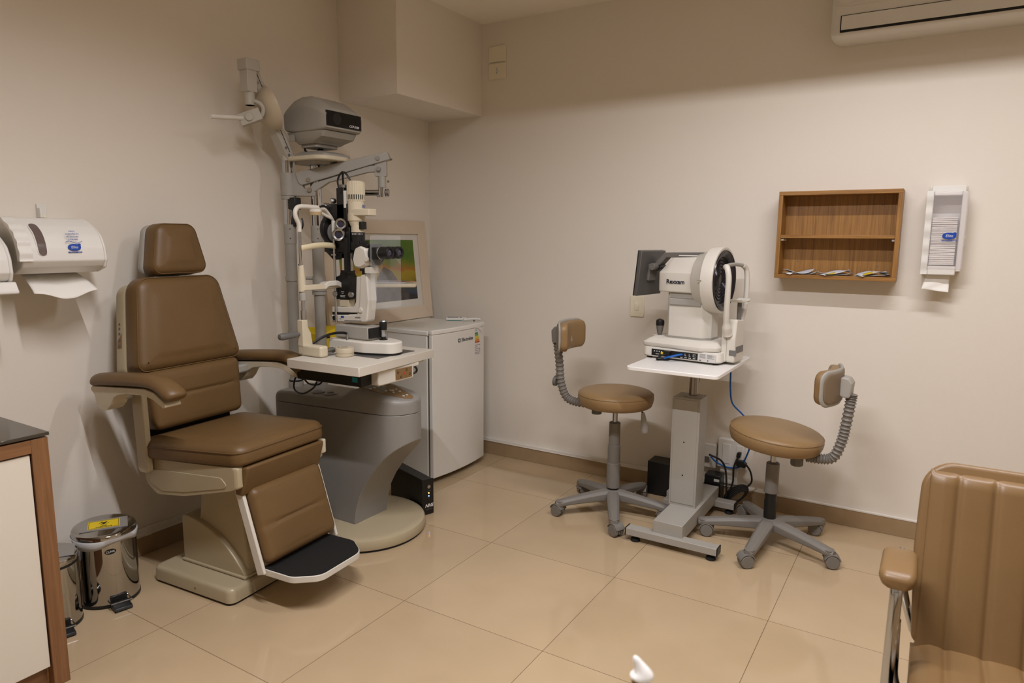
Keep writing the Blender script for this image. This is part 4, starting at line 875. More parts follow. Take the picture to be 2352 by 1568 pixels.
m = MB(); m.ring_loft([[Ml @ V(.0, .08, .001), Ml @ V(.03, .06, .012), Ml @ V(.033, .048, .006)], [Ml @ V(.004, .082, .001), Ml @ V(.034, .066, .013), Ml @ V(.035, .05, .006)]]); obj('label_flap', m, mat('label_paper', None), t)
for x, y in ((.47, -.63), (.47, -.18), (.07, -.63), (.07, -.18)):
    m = MB(); m.cyl((x, y, 0), (x, y, .034), .018, n=16); obj('foot', m, WHITEP, t)
# remote and thermometer on top
t = thing('remote_control', 'flat white remote with blue window on top of the mini fridge', 'remote', (.33, -.16, FZ+.005))
Mr = Matrix.Translation((.33, -.16, FZ+.005)) @ Matrix.Rotation(R(35), 4, 'Z')
m = MB(); m.box(-.062, .062, -.022, .022, 0, .018, Mr); obj('case', m, WHITEP, t, bevel=.004)
m = MB(); m.box(-.052, .014, -.015, .015, .018, .0188, Mr); m.box(.022, .034, -.015, .015, .018, .0188, Mr); obj('window', m, mat('remote_blue', (.012, .055, .13), .25), t)
m = MB(); m.box(-.055, .06, -.0225, -.0215, .0005, .0035, Mr); obj('teal_edge', m, mat('remote_teal', (.03, .22, .19), .4), t)
t = thing('thermometer_probe', 'slim white probe lying on the front edge of the mini fridge top', 'thermometer', (.44, -.13, FZ+.010))
m = MB(); m.tube([(.405, -.185, FZ+.016), (.43, -.15, FZ+.018), (.462, -.118, FZ+.017), (.475, -.11, FZ+.013)], .0085, 12, 4, sq=.8); obj('body', m, WHITEP, t)
m = MB(); m.box(.446, .454, -.145, -.137, FZ+.0045, FZ+.012); obj('tip', m, GREYD, t)
m = MB(); m.tube([(.395, -.19, FZ+.020), (.42, -.215, FZ+.014), (.445, -.235, FZ+.006)], .0016, 6, 4); obj('strap', m, WHITEP, t)

# framed picture leaning on the fridge against the left wall
Mp = frame((.075, -.5175, FZ+.006), (0, 1, 0), (-.062, 0, .6))
t = thing('framed_picture', 'white framed landscape picture leaning on the wall on top of the fridge', 'picture', (.075, -.5175, FZ+.005))
W2, HH, fwid = .44, .60, .078
for nm, q in (('bottom', [(-W2, 0), (W2, 0), (W2-fwid, fwid), (-W2+fwid, fwid)]), ('top', [(-W2+fwid, HH-fwid), (W2-fwid, HH-fwid), (W2, HH), (-W2, HH)]), ('left', [(-W2, 0), (-W2+fwid, fwid), (-W2+fwid, HH-fwid), (-W2, HH)]), ('right', [(W2-fwid, fwid), (W2, 0), (W2, HH), (W2-fwid, HH-fwid)])):
    m = MB(); m.prism(q, 'z', -.012, .012); m.bm.transform(Mp); obj('frame_side', m, FRAMEW, t, bevel=.002)
m = MB(); m.box(-W2+.02, W2-.02, .02, HH-.02, -.012, .0, Mp); obj('mount_board', m, MATTE, t)
am = bpy.data.materials.new('painted_landscape'); am.use_nodes = True; nt = am.node_tree; b = nt.nodes['Principled BSDF']; b.inputs['Roughness'].default_value = .6
tc = nt.nodes.new('ShaderNodeTexCoord'); sx = nt.nodes.new('ShaderNodeSeparateXYZ'); nt.links.new(tc.outputs['UV'], sx.inputs[0])
nz = nt.nodes.new('ShaderNodeTexNoise'); nz.inputs['Scale'].default_value = 4.5; nz.inputs['Detail'].default_value = 9; nz.inputs['Roughness'].default_value = .68; nt.links.new(tc.outputs['UV'], nz.inputs['Vector'])
md = nt.nodes.new('ShaderNodeMath'); md.operation = 'MULTIPLY_ADD'; md.inputs[1].default_value = .42; nt.links.new(nz.outputs['Fac'], md.inputs[0]); nt.links.new(sx.outputs['Y'], md.inputs[2])
rp = nt.nodes.new('ShaderNodeValToRGB'); nt.links.new(md.outputs[0], rp.inputs[0]); e = rp.color_ramp.elements
e[0].position = .0; e[0].color = (.015, .013, .012, 1); e[1].position = 1.0; e[1].color = (.08, .16, .012, 1)
for p, c in ((.26, (.03, .028, .03)), (.30, (.035, .045, .10)), (.42, (.05, .07, .07)), (.47, (.015, .025, .012)), (.52, (.30, .21, .01)), (.68, (.34, .26, .015)), (.75, (.36, .13, .02)), (.82, (.16, .19, .012)), (.93, (.06, .15, .012))):
    q = e.new(p); q.color = (*c, 1)
nt.links.new(rp.outputs[0], b.inputs['Base Color'])
m = MB(); aw = W2-fwid-.045; m.box(-aw, aw, fwid+.045, HH-fwid-.035, .0, .0015, Mp); bm = m.bm; uvl = bm.loops.layers.uv.new('UVMap'); Mi = Mp.inverted()
for f in bm.faces:
    for l in f.loops: q = Mi @ l.vert.co; l[uvl].uv = ((q.x+aw)/(2*aw)*1.6, (q.y-fwid-.045)/(HH-2*fwid-.08))
obj('painting', m, am, t, label='painted green and yellow landscape')
m = MB(); m.prism(rpoly([(-.12, .125), (.29, .125), (.18, .20), (.1, .30), (.03, .33), (-.03, .27), (-.06, .2)], .02, 4), 'z', .0015, .0022); m.bm.transform(Mp); obj('painted_hill', m, mat('hill_dark', (.07, .06, .055), .7, var=.4, vscale=30), t)

# UPS
t = thing('backup_power_unit', 'black backup power unit on the floor between the round base and the fridge', 'power unit', (.757, -1.028, 0), R(-20))
K = dict(local=True)
m = MB(); m.box(-.33, -.006, .003, .063, .004, .182); obj('case', m, BLACK, t, bevel=.004, **K)
m = MB(); m.box(-.008, .0, .0, .066, .002, .184); obj('front_panel', m, GLASSB, t, bevel=.003, **K)
Mu = frame((.0005, .034, .09), (0, 1, 0), (0, 0, 1))
m = MB(); m.cyl(Mu @ V(.003, .055, -.002), Mu @ V(.003, .055, .003), .009, n=20); obj('power_button', m, STEEL, t, **K)
m = MB(); m.sphere(Mu @ V(.003, .022, .0005), .003, 8); obj('amber_light', m, mat('led_amber', (1, .5, .1), .4, emit=(1, .45, .08), es=6), t, **K)
m = MB(); m.sphere(Mu @ V(.003, .007, .0005), .003, 8); obj('blue_light', m, mat('led_blue', (.1, .2, 1), .4, emit=(.08, .2, 1), es=9), t, **K)
text('brand_lettering', 'NHS', .023, WHITEINK, t, Mu @ Matrix.Translation((.004, -.043, .0004)), shear=.25, bold=.0008, local=True)
m = MB(); m.box(-.012, .018, -.062, -.060, 0, .0004, Mu); m.box(-.008, .014, .032, .0335, 0, .0004, Mu); m.box(-.004, .01, -.004, -.003, 0, .0004, Mu); obj('fine_print', m, GREYINK, t, **K)
# ------------------------------------------------------------------ right instrument table
t = thing('instrument_table', 'white topped grey instrument table on a pedestal between the two stools', 'table', (1.9, -.42, 0))
m = MB(); m.prism(rrect(1.665, 2.08, -.70, -.11, .025), 'z', .782, .80); obj('tabletop', m, TABLEB, t, bevel=.003)
m = MB(); m.box(1.822, 1.952, -.49, -.37, .115, .64); obj('pedestal', m, GREYL, t, bevel=.002)
m = MB(); m.box(1.832, 1.942, -.4925, -.488, .13, .632); obj('front_cover', m, GREYL, t, bevel=.001)
m = MB()
for z in (.43, .27): m.cyl((1.885, -.4932, z), (1.885, -.49, z), .0035, n=10)
obj('cover_screw', m, BLACKM, t)
m = MB(); m.cyl((1.90, -.43, .635), (1.90, -.43, .645), .045, n=28); obj('post_collar', m, GREYL, t)
m = MB(); m.cyl((1.90, -.43, .64), (1.90, -.43, .785), .0215, n=28); obj('post', m, mat('dark_steel', (.3, .285, .26), .25, 1), t)
m = MB(); m.box(1.832, 1.966, -.72, -.13, .045, .118); obj('base_beam', m, GREYL, t, bevel=.002)
for y0, xe in ((-.745, 2.125), (-.19, 2.06)):
    m = MB(); m.box(1.712, xe, y0, y0+.055, .03, .062); obj('base_bar', m, GREYL, t, bevel=.002)
    for xa in (1.708, xe-.001):
        m = MB(); m.box(xa, xa+.005, y0, y0+.055, .029, .063); obj('bar_cap', m, BLACK, t)
    for xa in (1.75, xe-.03):
        m = MB(); m.lathe([(.018, 0), (.022, .003), (.02, .012), (.008, .016), (.008, .032)], (xa, y0+.0275, 0), n=18); obj('levelling_foot', m, RUBBER, t)

# corneal topographer on the table
RT = (1.845, -.31, .80)
t = thing('corneal_topographer', 'white eye measuring instrument with round dark cone on the small table', 'medical instrument', RT, R(-6))
K = dict(local=True)
# local coordinates: centre of base at origin; x along the optical axis
BX = .195
m = MB(); m.ring_loft([[V(p.x*s, p.y*s, z) for p in rrect(-BX, BX, -.14, .14, .03)] for z, s in ((.010, .97), (.016, 1), (.052, .985), (.056, .97))]); obj('base_box', m, INSTR, t, **K)
m = MB()
for x in (-.165, .165):
    for y in (-.11, .11): m.cyl((x, y, 0.001), (x, y, .012), .014, n=14)
obj('foot', m, RUBBER, t, **K)
m = MB(); m.box(-.14, .09, -.1425, -.135, .017, .047); obj('connector_panel', m, BLACKM, t, **K, label='black connector panel')
m = MB()
for i, x in enumerate((-.125, -.112, -.10, -.088)): m.box(x-.0025, x+.0025, -.1432, -.142, .036, .040)
m.box(-.118, -.10, -.1432, -.142, .024, .0265)
for x in (.012, .033, .053, .075): m.box(x-.006, x+.006, -.1432, -.142, .021, .0235); 
for x in (.033, .053): m.box(x-.004, x-.0025, -.1432, -.142, .030, .041); m.box(x-.004, x+.003, -.1432, -.142, .030, .0315)
m.box(.068, .082, -.1432, -.142, .0395, .041); m.box(.068, .0695, -.1432, -.142, .030, .041); m.box(.068, .082, -.1432, -.142, .030, .0315); obj('panel_marks', m, WHITEINK, t, **K)
m = MB(); m.box(-.092, -.078, -.1432, -.142, .026, .037); obj('caution_sticker', m, YELLOW, t, **K)
m = MB(); m.prism(rrect(-.07, -.038, .022, .047, .003), 'y', -.165, -.141); m.tube([(-.055, -.165, .034), (-.07, -.185, .026), (-.088, -.19, .012), (-.092, -.178, .005), (-.075, -.17, .005), (-.045, -.15, .006)], .0042, 8, 5); obj('mains_plug', m, BLACK, t, **K)
m = MB(); m.tube([(.015, -.141, .036), (.0, -.16, .033), (-.03, -.178, .024), (-.052, -.175, .017), (-.06, -.165, .012)], .0048, 8, 5); obj('data_cable', m, BLUEC, t, **K)
m = MB(); m.box(.096, .176, -.1418, -.139, .013, .05); obj('rating_label', m, mat('rating_paper', (.60, .58, .55), .7), t, **K)
m = MB()
for z in (.045, .040, .035, .030): m.box(.1, .128, -.1424, -.1415, z, z+.0014); m.box(.136, .17-.01*((z*200) % 2), -.1424, -.1415, z, z+.0014)
m.box(.1, .108, -.1424, -.1415, .016, .021); m.box(.138, .142, -.1424, -.1415, .016, .023); obj('label_print', m, GREYINK, t, **K)
m = MB(); rings = []
for z, i in ((.058, .004), (.064, 0), (.076, 0), (.092, .022), (.1, .04)): rings.append([V(p.x, p.y, z) for p in rpoly([(-.20+i*.9, -.13+i), (.10, -.15+i), (.175-i*.4, -.115+i*.7), (.185-i, .09), (.16-i, .14-i), (-.20+i*.9, .13-i)], .025, 5)])
m.ring_loft(rings); obj('moving_stage', m, INSTR, t, **K)
m = MB(); m.ring_loft([[V(p.x, p.y, z) for p in rrect(-.19, .17, -.12, .12, .03)] for z in (.054, .06)]); obj('stage_gap', m, BLACKM, t, **K)
m = MB(); m.cyl((-.148, -.045, .098), (-.148, -.045, .103), .03, n=24); obj('joystick_collar', m, INSTR, t, **K)
m = MB(); m.lathe([(.009, .10), (.009, .108), (.012, .11), (.019, .15)], (-.148, -.045, 0), n=22); obj('joystick', m, GREYD, t, **K)
m = MB(); m.lathe([(.0195, .15), (.0205, .158), (.0205, .168), (.018, .177), (.008, .182), (0, .183)], (-.148, -.045, 0), n=22); obj('joystick_knob', m, BLACK, t, **K)
m = MB(); m.ring_loft([[V(p.x, p.y, z) for p in rpoly([(-.092, -.078), (.075, -.078), (.11, -.04), (.11, .04), (.075, .078), (-.092, .078)], .006, 3)] for z in (.10, .33)]); obj('tower', m, INSTR, t, bevel=.002, **K)
m = MB(); m.ring_loft([[V(p.x, p.y, z) for p in rpoly([(-.095, -.081), (.077, -.081), (.113, -.042), (.113, .042), (.077, .081), (-.095, .081)], .006, 3)] for z in (.098, .11)]); m.box(-.098, -.091, -.07, .07, .11, .33); obj('tower_trim', m, GREYM, t, **K)
m = MB(); m.prism([(-.081, .255), (-.086, .262), (-.086, .285), (-.077, .292), (-.077, .255)], 'x', -.085, .07); m.box(-.085, .07, -.0815, -.07, .292, .325); obj('tower_step', m, GREYL, t, **K)
hp = lambda f, zt: rpoly([(-.098*f, .318), (.098*f, .318), (.102*f, .41), (.06*f, zt), (-.06*f, zt), (-.102*f, .41)], .008, 4)
m = MB(); rings = [[V(x, p.x, p.y) for p in hp(f, zt)] for x, f, zt in ((-.142, .84, .425), (-.132, .90, .435), (-.085, 1, .478), (.06, 1, .486))]
m.ring_loft(rings); obj('head', m, INSTR, t, ang=30, **K)
text('brand_lettering', 'Rexxam', .028, mat('navy_ink', (.01, .012, .025), .5), t, frame((-.052, -.1028, .368), (1, 0, 0), (0, 0, 1)), local=True, bold=.0006)
m = MB(); m.box(-.065, .05, -.05, .05, .486, .492); obj('head_cap', m, WHITEP, t, bevel=.002, **K)
CZ = .378
m = MB(); m.lathe([(.11, .02), (.126, .03), (.138, .075), (.151, .082), (.1545, .13), (.153, .138), (.148, .14), (.14, .138), (.139, .12)], (0.005, 0, CZ), (1, 0, 0), 64, cap1=False); obj('cone_housing', m, INSTR, t, ang=50, **K)
m = MB(); prof = [(.141, .137), (.138, .143), (.133, .142), (.12, .131), (.112, .128)]
for k in range(6): r_ = .110-.015*k; prof += [(r_, .128-.001*k), (r_-.003, .120-.0005*k), (r_-.013, .123-.0005*k)]
prof += [(.018, .118), (0, .118)]
m.lathe(prof, (.005, 0, CZ), (1, 0, 0), 64, cap0=False); obj('ring_cone', m, mat('cone_grey', (.016, .0145, .018), .22), t, ang=25, label='dark ringed cone', **K)
m = MB(); m.box(.075, .095, -.1562, -.1535, .381, .384); obj('alignment_mark', m, mat('mark_olive', (.25, .22, .12), .5), t, **K)
# monitor
Mm = frame((-.212, -.035, .402), V(-.06, -.99, 0), (.10, 0, .99))
m = MB(); m.box(-.115, .115, -.108, .108, -.004, .02, Mm); obj('monitor_back', m, mat('monitor_grey', (.085, .08, .075), .4), t, bevel=.004, **K)
m = MB(); m.box(-.105, .105, -.098, .098, .02, .021, Mm); obj('screen', m, GLASSB, t, **K)
Mm2 = Mm.copy()
m = MB(); m.box(-.116, .116, -.109, .109, .012, .019, Mm); obj('monitor_bezel', m, BLACK, t, bevel=.002, **K)
m = MB(); m.box(-.03, .04, -.035, .045, -.016, -.003, Mm); m.cyl(Mm @ V(-.03, .035, -.028), Mm @ V(.05, .035, -.028), .017, n=20); obj('monitor_hinge', m, GREYD, t, bevel=.002, **K)
m = MB(); m.prism(rpoly([(-.188, .415), (-.13, .478), (.06, .486), (.06, .506), (-.14, .502), (-.18, .462), (-.20, .43)], .008, 4), 'y', -.045, .015); obj('monitor_arm', m, GREYD, t, bevel=.003, **K)
m = MB(); m.cyl((-.172, -.05, .43), (-.172, .02, .43), .015, n=18); obj('arm_pivot', m, BLACK, t, **K)
# chin rest
m = MB(); m.prism(rpoly([(-.085, .012), (.03, .012), (.03, .06), (.025, .2), (-.07, .21), (-.085, .12)], .012, 4), 'x', .20, .24); m.prism(rpoly([(-.085, .012), (-.03, .012), (-.04, .19), (-.08, .19)], .01, 4), 'x', .175, .20); obj('chin_rest_housing', m, INSTR, t, bevel=.005, **K)
m = MB(); m.box(.2395, .2415, -.07, .02, .055, .085); m.box(.215, .248, -.0862, -.084, .045, .07); obj('housing_slot', m, mat('slot_grey', (.16, .15, .14), .5), t, **K)
m = MB(); m.tube([(.19, -.115, .445), (.205, -.135, .44), (.215, -.14, .40), (.215, -.14, .34), (.21, -.13, .26), (.205, -.11, .19), (.205, -.085, .14)], [.013, .013, .013, .013, .013, .014, .02, .022], 14, 6, sq=1); obj('headrest_post', m, INSTR, t, **K)
m = MB(); m.tube([(.205, .03, .17), (.21, .075, .20), (.212, .105, .28), (.212, .108, .38), (.208, .10, .43), (.20, .075, .448)], .012, 14, 6); obj('headrest_post', m, INSTR, t, **K)
m = MB(); m.tube([(.19, -.115, .446), (.185, -.06, .452), (.187, 0, .454), (.19, .04, .452), (.20, .078, .448)], .0085, 12, 5, sq=1); obj('forehead_bar', m, GREYL, t, **K)
m = MB(); m.cyl((.225, -.01, .20), (.225, -.01, .29), .010, n=14); obj('chin_post', m, GREYD, t, **K)
m = MB(); m.prism([(-.05, .285), (.04, .285), (.05, .30), (.03, .294), (-.01, .29), (-.04, .294), (-.06, .30)], 'x', .195, .255); obj('chin_cup', m, INSTR, t, bevel=.003, **K)

# cables and boxes by the table
m = MB(); m.tube([(1.985, -.155, .807), (1.985, -.125, .8065), (1.985, -.103, .80), (1.985, -.098, .78), (1.985, -.098, .70), (1.988, -.096, .62), (2.0, -.09, .55), (2.05, -.085, .50), (2.10, -.09, .45), (2.105, -.1, .37), (2.08, -.08, .28), (2.045, -.05, .215), (1.99, -.05, .20), (1.93, -.05, .215), (1.89, -.03, .235)], .0042, 8, 8)
o = obj('data_cable', m, BLUEC, None, origin=(2.0, -.1, .2)); tag(o, 'blue network cable looping down from the instrument table to the wall', 'cable')
m = MB(); m.tube([(1.885, -.25, .78), (1.875, -.26, .70), (1.885, -.33, .655)], .004, 8, 6)
m.tube([(1.956, -.30, .33), (1.985, -.2, .28), (2.0, -.155, .22), (2.008, -.15, .13), (2.0, -.125, .05), (1.985, -.125, .008)], .005, 8, 7)
o = obj('power_cable', m, BLACK, None, origin=(1.95, -.2, .1)); tag(o, 'black power cable hanging behind the grey instrument pedestal', 'cable')
t = thing('coiled_cable', 'coiled black power cable with plugs hanging from the low wall outlet', 'cable', (2.03, -.08, .06))
m = MB()
for k in range(5):
    pts = [V(2.04+.055*cos(a)*(1-.08*k)+.004*k, -.075-.012*k+.012*cos(a), .075+.042*sin(a)*(1-.1*k)+.03*cos(a)) for a in [2*pi*j/20 for j in range(21)]]; m.tube(pts, .0048, 8)
m.tube([(2.085, -.07, .115), (2.11, -.06, .15), (2.10, -.055, .20), (2.075, -.055, .235)], .0048, 8, 6); m.tube([(2.0, -.1, .06), (2.02, -.075, .13), (2.02, -.07, .21), (2.035, -.055, .265)], .0048, 8, 6); obj('cord', m, BLACK, t)
m = MB(); m.prism(rpoly([(2.03, .22), (2.075, .215), (2.08, .235), (2.06, .25), (2.03, .245)], .005, 3), 'y', -.068, -.0385); obj('plug', m, BLACK, t, bevel=.002)
m = MB(); m.prism(rpoly([(2.025, .262), (2.045, .262), (2.05, .29), (2.03, .29)], .005, 3), 'y', -.06, -.0385); obj('plug', m, BLACK, t, bevel=.002)
m = MB(); m.box(2.078, 2.09, -.066, -.058, .105, .12); obj('tie', m, WHITEP, t)
t = thing('black_transformer', 'black box unit on the floor behind the grey pedestal, left side', 'transformer', (1.67, -.10, 0))
m = MB(); m.box(1.58, 1.775, -.128, -.018, .004, .185); obj('case', m, BLACK, t, bevel=.004)
t = thing('voltage_regulator', 'black upright box with white sticker behind the grey pedestal, right side', 'power unit', (1.965, -.1, 0))
m = MB(); m.box(1.885, 1.968, -.115, -.035, .004, .165); obj('case', m, BLACK, t, bevel=.003)
m = MB(); m.box(1.935, 1.962, -.117, -.1145, .135, .148); obj('sticker', m, WHITEINK, t)
t = thing('adapter_plug', 'small grey adapter on the floor before the black box, beside the grey pedestal', 'adapter', (1.745, -.24, 0))
m = MB(); m.box(1.72, 1.77, -.265, -.215, .001, .045); obj('case', m, GREYL, t, bevel=.004)
m = MB(); m.tube([(1.77, -.26, .03), (1.785, -.265, .015), (1.80, -.25, .008)], .003, 8, 4); obj('lead', m, BLACK, t)

# ------------------------------------------------------------------ stools
def stool(label, cx, cy, rot, phase, zs, rs, tilt, arm_pts, backz, backr, black_stem, lever, leg_r=.275, inward=2):
    t = thing('rolling_stool', label, 'stool', (cx, cy, 0), rot, 'rolling stools')
    K = dict(local=True)
    rz = lambda a: Matrix.Rotation(a, 4, 'Z')
    m = MB(); m.lathe([(.03, .065), (.04, .07), (.045, .10), (.042, .118), (.034, .124), (.0, .124)], n=28); obj('hub', m, GREYS, t, **K)
    for k in range(5):
        a = phase-rot+2*pi*k/5; M = rz(a); L_ = leg_r
        m = MB(); rings = []
        for u in (0, .06, .15, .4, .7, .88, .95, 1):
            x = .02+(L_-.02)*u+.012; zt = .122-.028*u-.012*u*u; hwid = .032-.008*u if u < .9 else (.024 if u < 1 else .014); th_ = .05-.022*u
            if u == 1: x += .012; zt -= .004
            rings.append([M @ V(x, p.x, p.y) for p in rpoly([(-hwid, zt-th_), (hwid, zt-th_), (hwid, zt-.012), (hwid*.55, zt), (-hwid*.55, zt), (-hwid, zt-.012)], .006, 3)])
        m.ring_loft(rings); lg = obj('leg', m, GREYS, t, ang=45, **K)
        m = MB(); m.cyl(M @ V(L_, 0, .045), M @ V(L_, 0, .08), .019, .0225, n=16); m.cyl(M @ V(L_, 0, .05), M @ V(L_, 0, .058), .021, n=16)
        ca = a+(pi if k == inward else (-.9, .7, 2.2, .4, -1.6)[k]); Mc = Matrix.Translation(M @ V(L_, 0, 0)) @ rz(ca)
        m.ring_loft([[Mc @ V(.012+.0295*cos(q), y, .027+.0295*sin(q)) for q in [R(-20+200*j/14) for j in range(15)]]+[Mc @ V(.012-.022, y, .03), Mc @ V(.012+.02, y, .02)] for y in (-.0045, .0045)])
        m.ring_loft([[Mc @ V(.014+.035*cos(q), y, .030+.035*sin(q)) for q in [R(15+150*j/14) for j in range(15)]]+[Mc @ V(.014+.0305*cos(q), y, .030+.0305*sin(q)) for q in [R(165-150*j/14) for j in range(15)]] for y in (-.026, .026)])
        obj('caster_fork', m, GREYS, lg, bevel=.001, **K)
        for s in (-1, 1):
            m = MB(); m.lathe([(.02, 0), (.028, .002), (.0295, .006), (.0295, .015), (.026, .02), (.0, .0205)], Mc @ V(.014, s*.006, .030), Mc.to_3x3() @ V(0, s, 0), 22); obj('caster_wheel', m, GREYS, lg, **K)
    st = zs-.09
    if black_stem:
        m = MB(); m.lathe([(.027, .115), (.027, st-.17), (.025, st-.165), (.025, st-.09)], n=24); obj('gas_lift', m, BLACK, t, **K, label='black gas lift sleeve')
        m = MB(); m.lathe([(.031, st-.135), (.031, st-.125), (.0285, st-.12), (.0285, st), (.024, st+.004)], n=28); obj('stem_cover', m, GREYS, t, **K)
    else:
        m = MB(); m.lathe([(.024, .112), (.024, .14)], n=24); obj('gas_lift', m, BLACK, t, **K)
        m = MB(); m.lathe([(.034, .135), (.034, .26), (.031, .262), (.031, .35), (.028, .352), (.028, st), (.025, st+.003)], n=28); obj('stem_cover', m, GREYS, t, **K)
    m = MB(); m.cyl((0, 0, st), (0, 0, zs-.005), .013, n=16); obj('piston', m, STEEL, t, **K)
    Mt = Matrix.Translation((0, 0, zs)) @ Matrix.Rotation(tilt, 4, 'Y')
    m = MB(); m.box(-.06, .14, -.035, .035, -.022, .0, Mt); obj('seat_mechanism', m, BLACK, t, bevel=.003, **K)
    m = MB(); m.lathe([(0, 0), (rs*.9, 0), (rs*.95, .006), (rs*.985, .025), (rs, .042), (rs*.985, .058), (rs*.94, .068), (rs*.85, .074), (rs*.6, .078), (rs*.3, .079), (0, .079)], n=56); m.bm.transform(Mt); obj('seat', m, LEATHER2, t, ang=80, **K)
    m = MB(); m.tube([Mt @ V(rs*.985*cos(a), rs*.985*sin(a), .0585) for a in [2*pi*j/60 for j in range(61)]], .0022, 6); obj('seat_seam', m, LEATHER2, t, **K)
    # arm in a flexible grey gaiter
    P = spline([Vector(p) for p in arm_pts], 14)
    rads = [(.0185 if i % 3 else .0235) for i in range(len(P))]
    m = MB(); m.tube(P, rads, 16); obj('gaiter', m, GREYS, t, ang=20, **K)
    m = MB(); m.tube([Mt @ V(.06, 0, -.012), Vector(arm_pts[0])], .013, 10); obj('arm_bar', m, GREYS, t, **K)
    m = MB(); m.lathe([(.024, -.062), (.027, -.058), (.027, -.012), (.02, -.002)], Mt @ V(.105, -.02, 0), (0, 0, 1), 8); obj('depth_knob', m, GREYD, t, **K, ang=20)
    if lever:
        m = MB(); m.tube([(-.11, -.02, zs+.01), (-.125, -.03, zs-.02), (-.13, -.035, zs-.05)], .004, 8, 4); obj('lever_rod', m, BLACK, t, **K)
        m = MB(); m.lathe([(.007, 0), (.010, -.01), (.019, -.075), (.021, -.09), (.016, -.102), (.0, -.105)], (-.13, -.035, zs-.03), (.12, .05, 1), 18); obj('lever_paddle', m, mat('lever_grey', (.42, .40, .37), .4), t, **K)
    # back pad: curved
    bx, bz = backr, backz
    def backgrid(off, w_, h_, ed):
        def f(u, v):
            yy = (u-.5)*w_; a = yy/.30; return V(bx+off-.30*(1-cos(a)), .30*sin(a), bz+(v-.5)*h_)
        return f
    def slab(o0, o1, w_, h_, rad):
        ol = rrect(-w_/2, w_/2, -h_/2, h_/2, rad, 6, .02)
        rings = []
        Rr = .26
        def mp(q, o): a = q.x/Rr; return V(bx-(Rr)*(1-cos(a))*1.0+o*cos(a), (Rr+o)*sin(a), bz+q.y)
        prof = [(o0, .92), (o0+(o1-o0)*.25, .985), (o0+(o1-o0)*.6, 1), (o0+(o1-o0)*.88, .975), (o1, .90), (o1+(o1-o0)*.06, .7), (o1+(o1-o0)*.1, .4), (o1+(o1-o0)*.1, .02)]
        for o, s in prof:
            rings.append([mp(Vector((q.x*(1-(1-s)*.6), q.y*s)) if s > .5 else Vector((q.x*s, q.y*s)), o) for q in ol])
        return MB().ring_loft(rings)
    obj('back_pad', slab(-.002, -.04, .30, .142, .04), LEATHER2, t, ang=70, **K)
    obj('back_rim', slab(-.004, .008, .312, .154, .045), GREYL, t, ang=60, **K)
    obj('back_shell', slab(.006, .013, .285, .128, .04), mat('stool_back_brown', (.20, .145, .09), .5), t, ang=60, **K)
    m = MB(); m.prism(rpoly([(bx+.008, bz-.04), (bx+.05, bz-.045), (bx+.055, bz+.02), (bx+.04, bz+.04), (bx+.008, bz+.045)], .012, 4), 'y', -.034, .034); obj('back_bracket', m, GREYL if black_stem else GREYS, t, bevel=.006, seg=3, **K)
    if not black_stem:
        m = MB(); q = Vector(arm_pts[3]); m.lathe([(.008, 0), (.008, .02), (.026, .022), (.027, .036), (.02, .04)], q, (1, 0, .1), 20); obj('height_knob', m, GREYD, t, **K)
    return t
# local +x points from seat centre to the backrest
stool('rolling stool with a tan seat left of the instrument table, backrest on its left', 1.527, -.468, R(180+4), R(-137), .555, .186, 0,
      [(.12, 0, .548), (.20, 0, .545), (.262, 0, .565), (.295, 0, .64), (.305, 0, .74), (.318, 0, .83), (.325, 0, .87)], .885, .285, False, True, .272, 2)
stool('rolling stool with a tan seat right of the instrument table, backrest on its right', 2.27, -.415, R(-5), R(-94), .468, .20, R(6),
      [(.14, 0, .435), (.195, 0, .437), (.245, 0, .455), (.272, 0, .53), (.283, 0, .60), (.293, 0, .69), (.297, 0, .735)], .765, .245, True, False, .285, 4)

# ------------------------------------------------------------------ foreground armchair
t = thing('visitor_armchair', 'tan leather armchair with chrome arms in the right foreground', 'armchair', (3.10, -1.85, 0))
bl, br = 2.832, 3.40
Mb = frame(((bl+br)/2, -1.775, .43), (1, 0, 0), V(0, .16, .42)) 
w2 = (br-bl)/2; hh = .43
ol = rpoly([(-w2+.012, 0), (w2-.012, 0), (w2, hh*.5), (w2-.005, hh), (-w2+.005, hh), (-w2, hh*.5)], [.02, .02, .2, .07, .07, .2], 8, .015)
gr = [(0, -w2+.08+.072*k, .008, .008) for k in range(8)]
m = MB()
rings = []; nU, nV = 60, 14
def bp_(u, v):
    x = -w2+.02+(2*w2-.04)*u; y = -.03+(hh+.007)*v; e = min(u, 1-u)/.06; e2 = (1-v)/.035; z = .03+.012*math.sqrt(min(1, e))*math.sqrt(min(1, max(0, e2)))
    for g in gr: z -= .006*math.exp(-((x-g[1])/.007)**2)*min(1, e2)
    z += .0018*abs(sin((x-gr[0][1])/.072*pi))*min(1, e2); return Mb @ V(x, y, z)
m.grid(bp_, 170, 24); o = obj('backrest_cushion', m, LEATHER3, t, ang=70); sd_ = o.modifiers.new('s', 'SOLIDIFY'); sd_.thickness = .03; sd_.offset = -1
m = MB(); m.pad(ol, .04, .012, 0, Mb @ Matrix.Translation((0, 0, -.008)), rings=3); obj('backrest_shell', m, LEATHER3, t, ang=50)
Msx = frame(((bl+br)/2, -2.05, .415), (1, 0, 0), (0, 1, -.06))
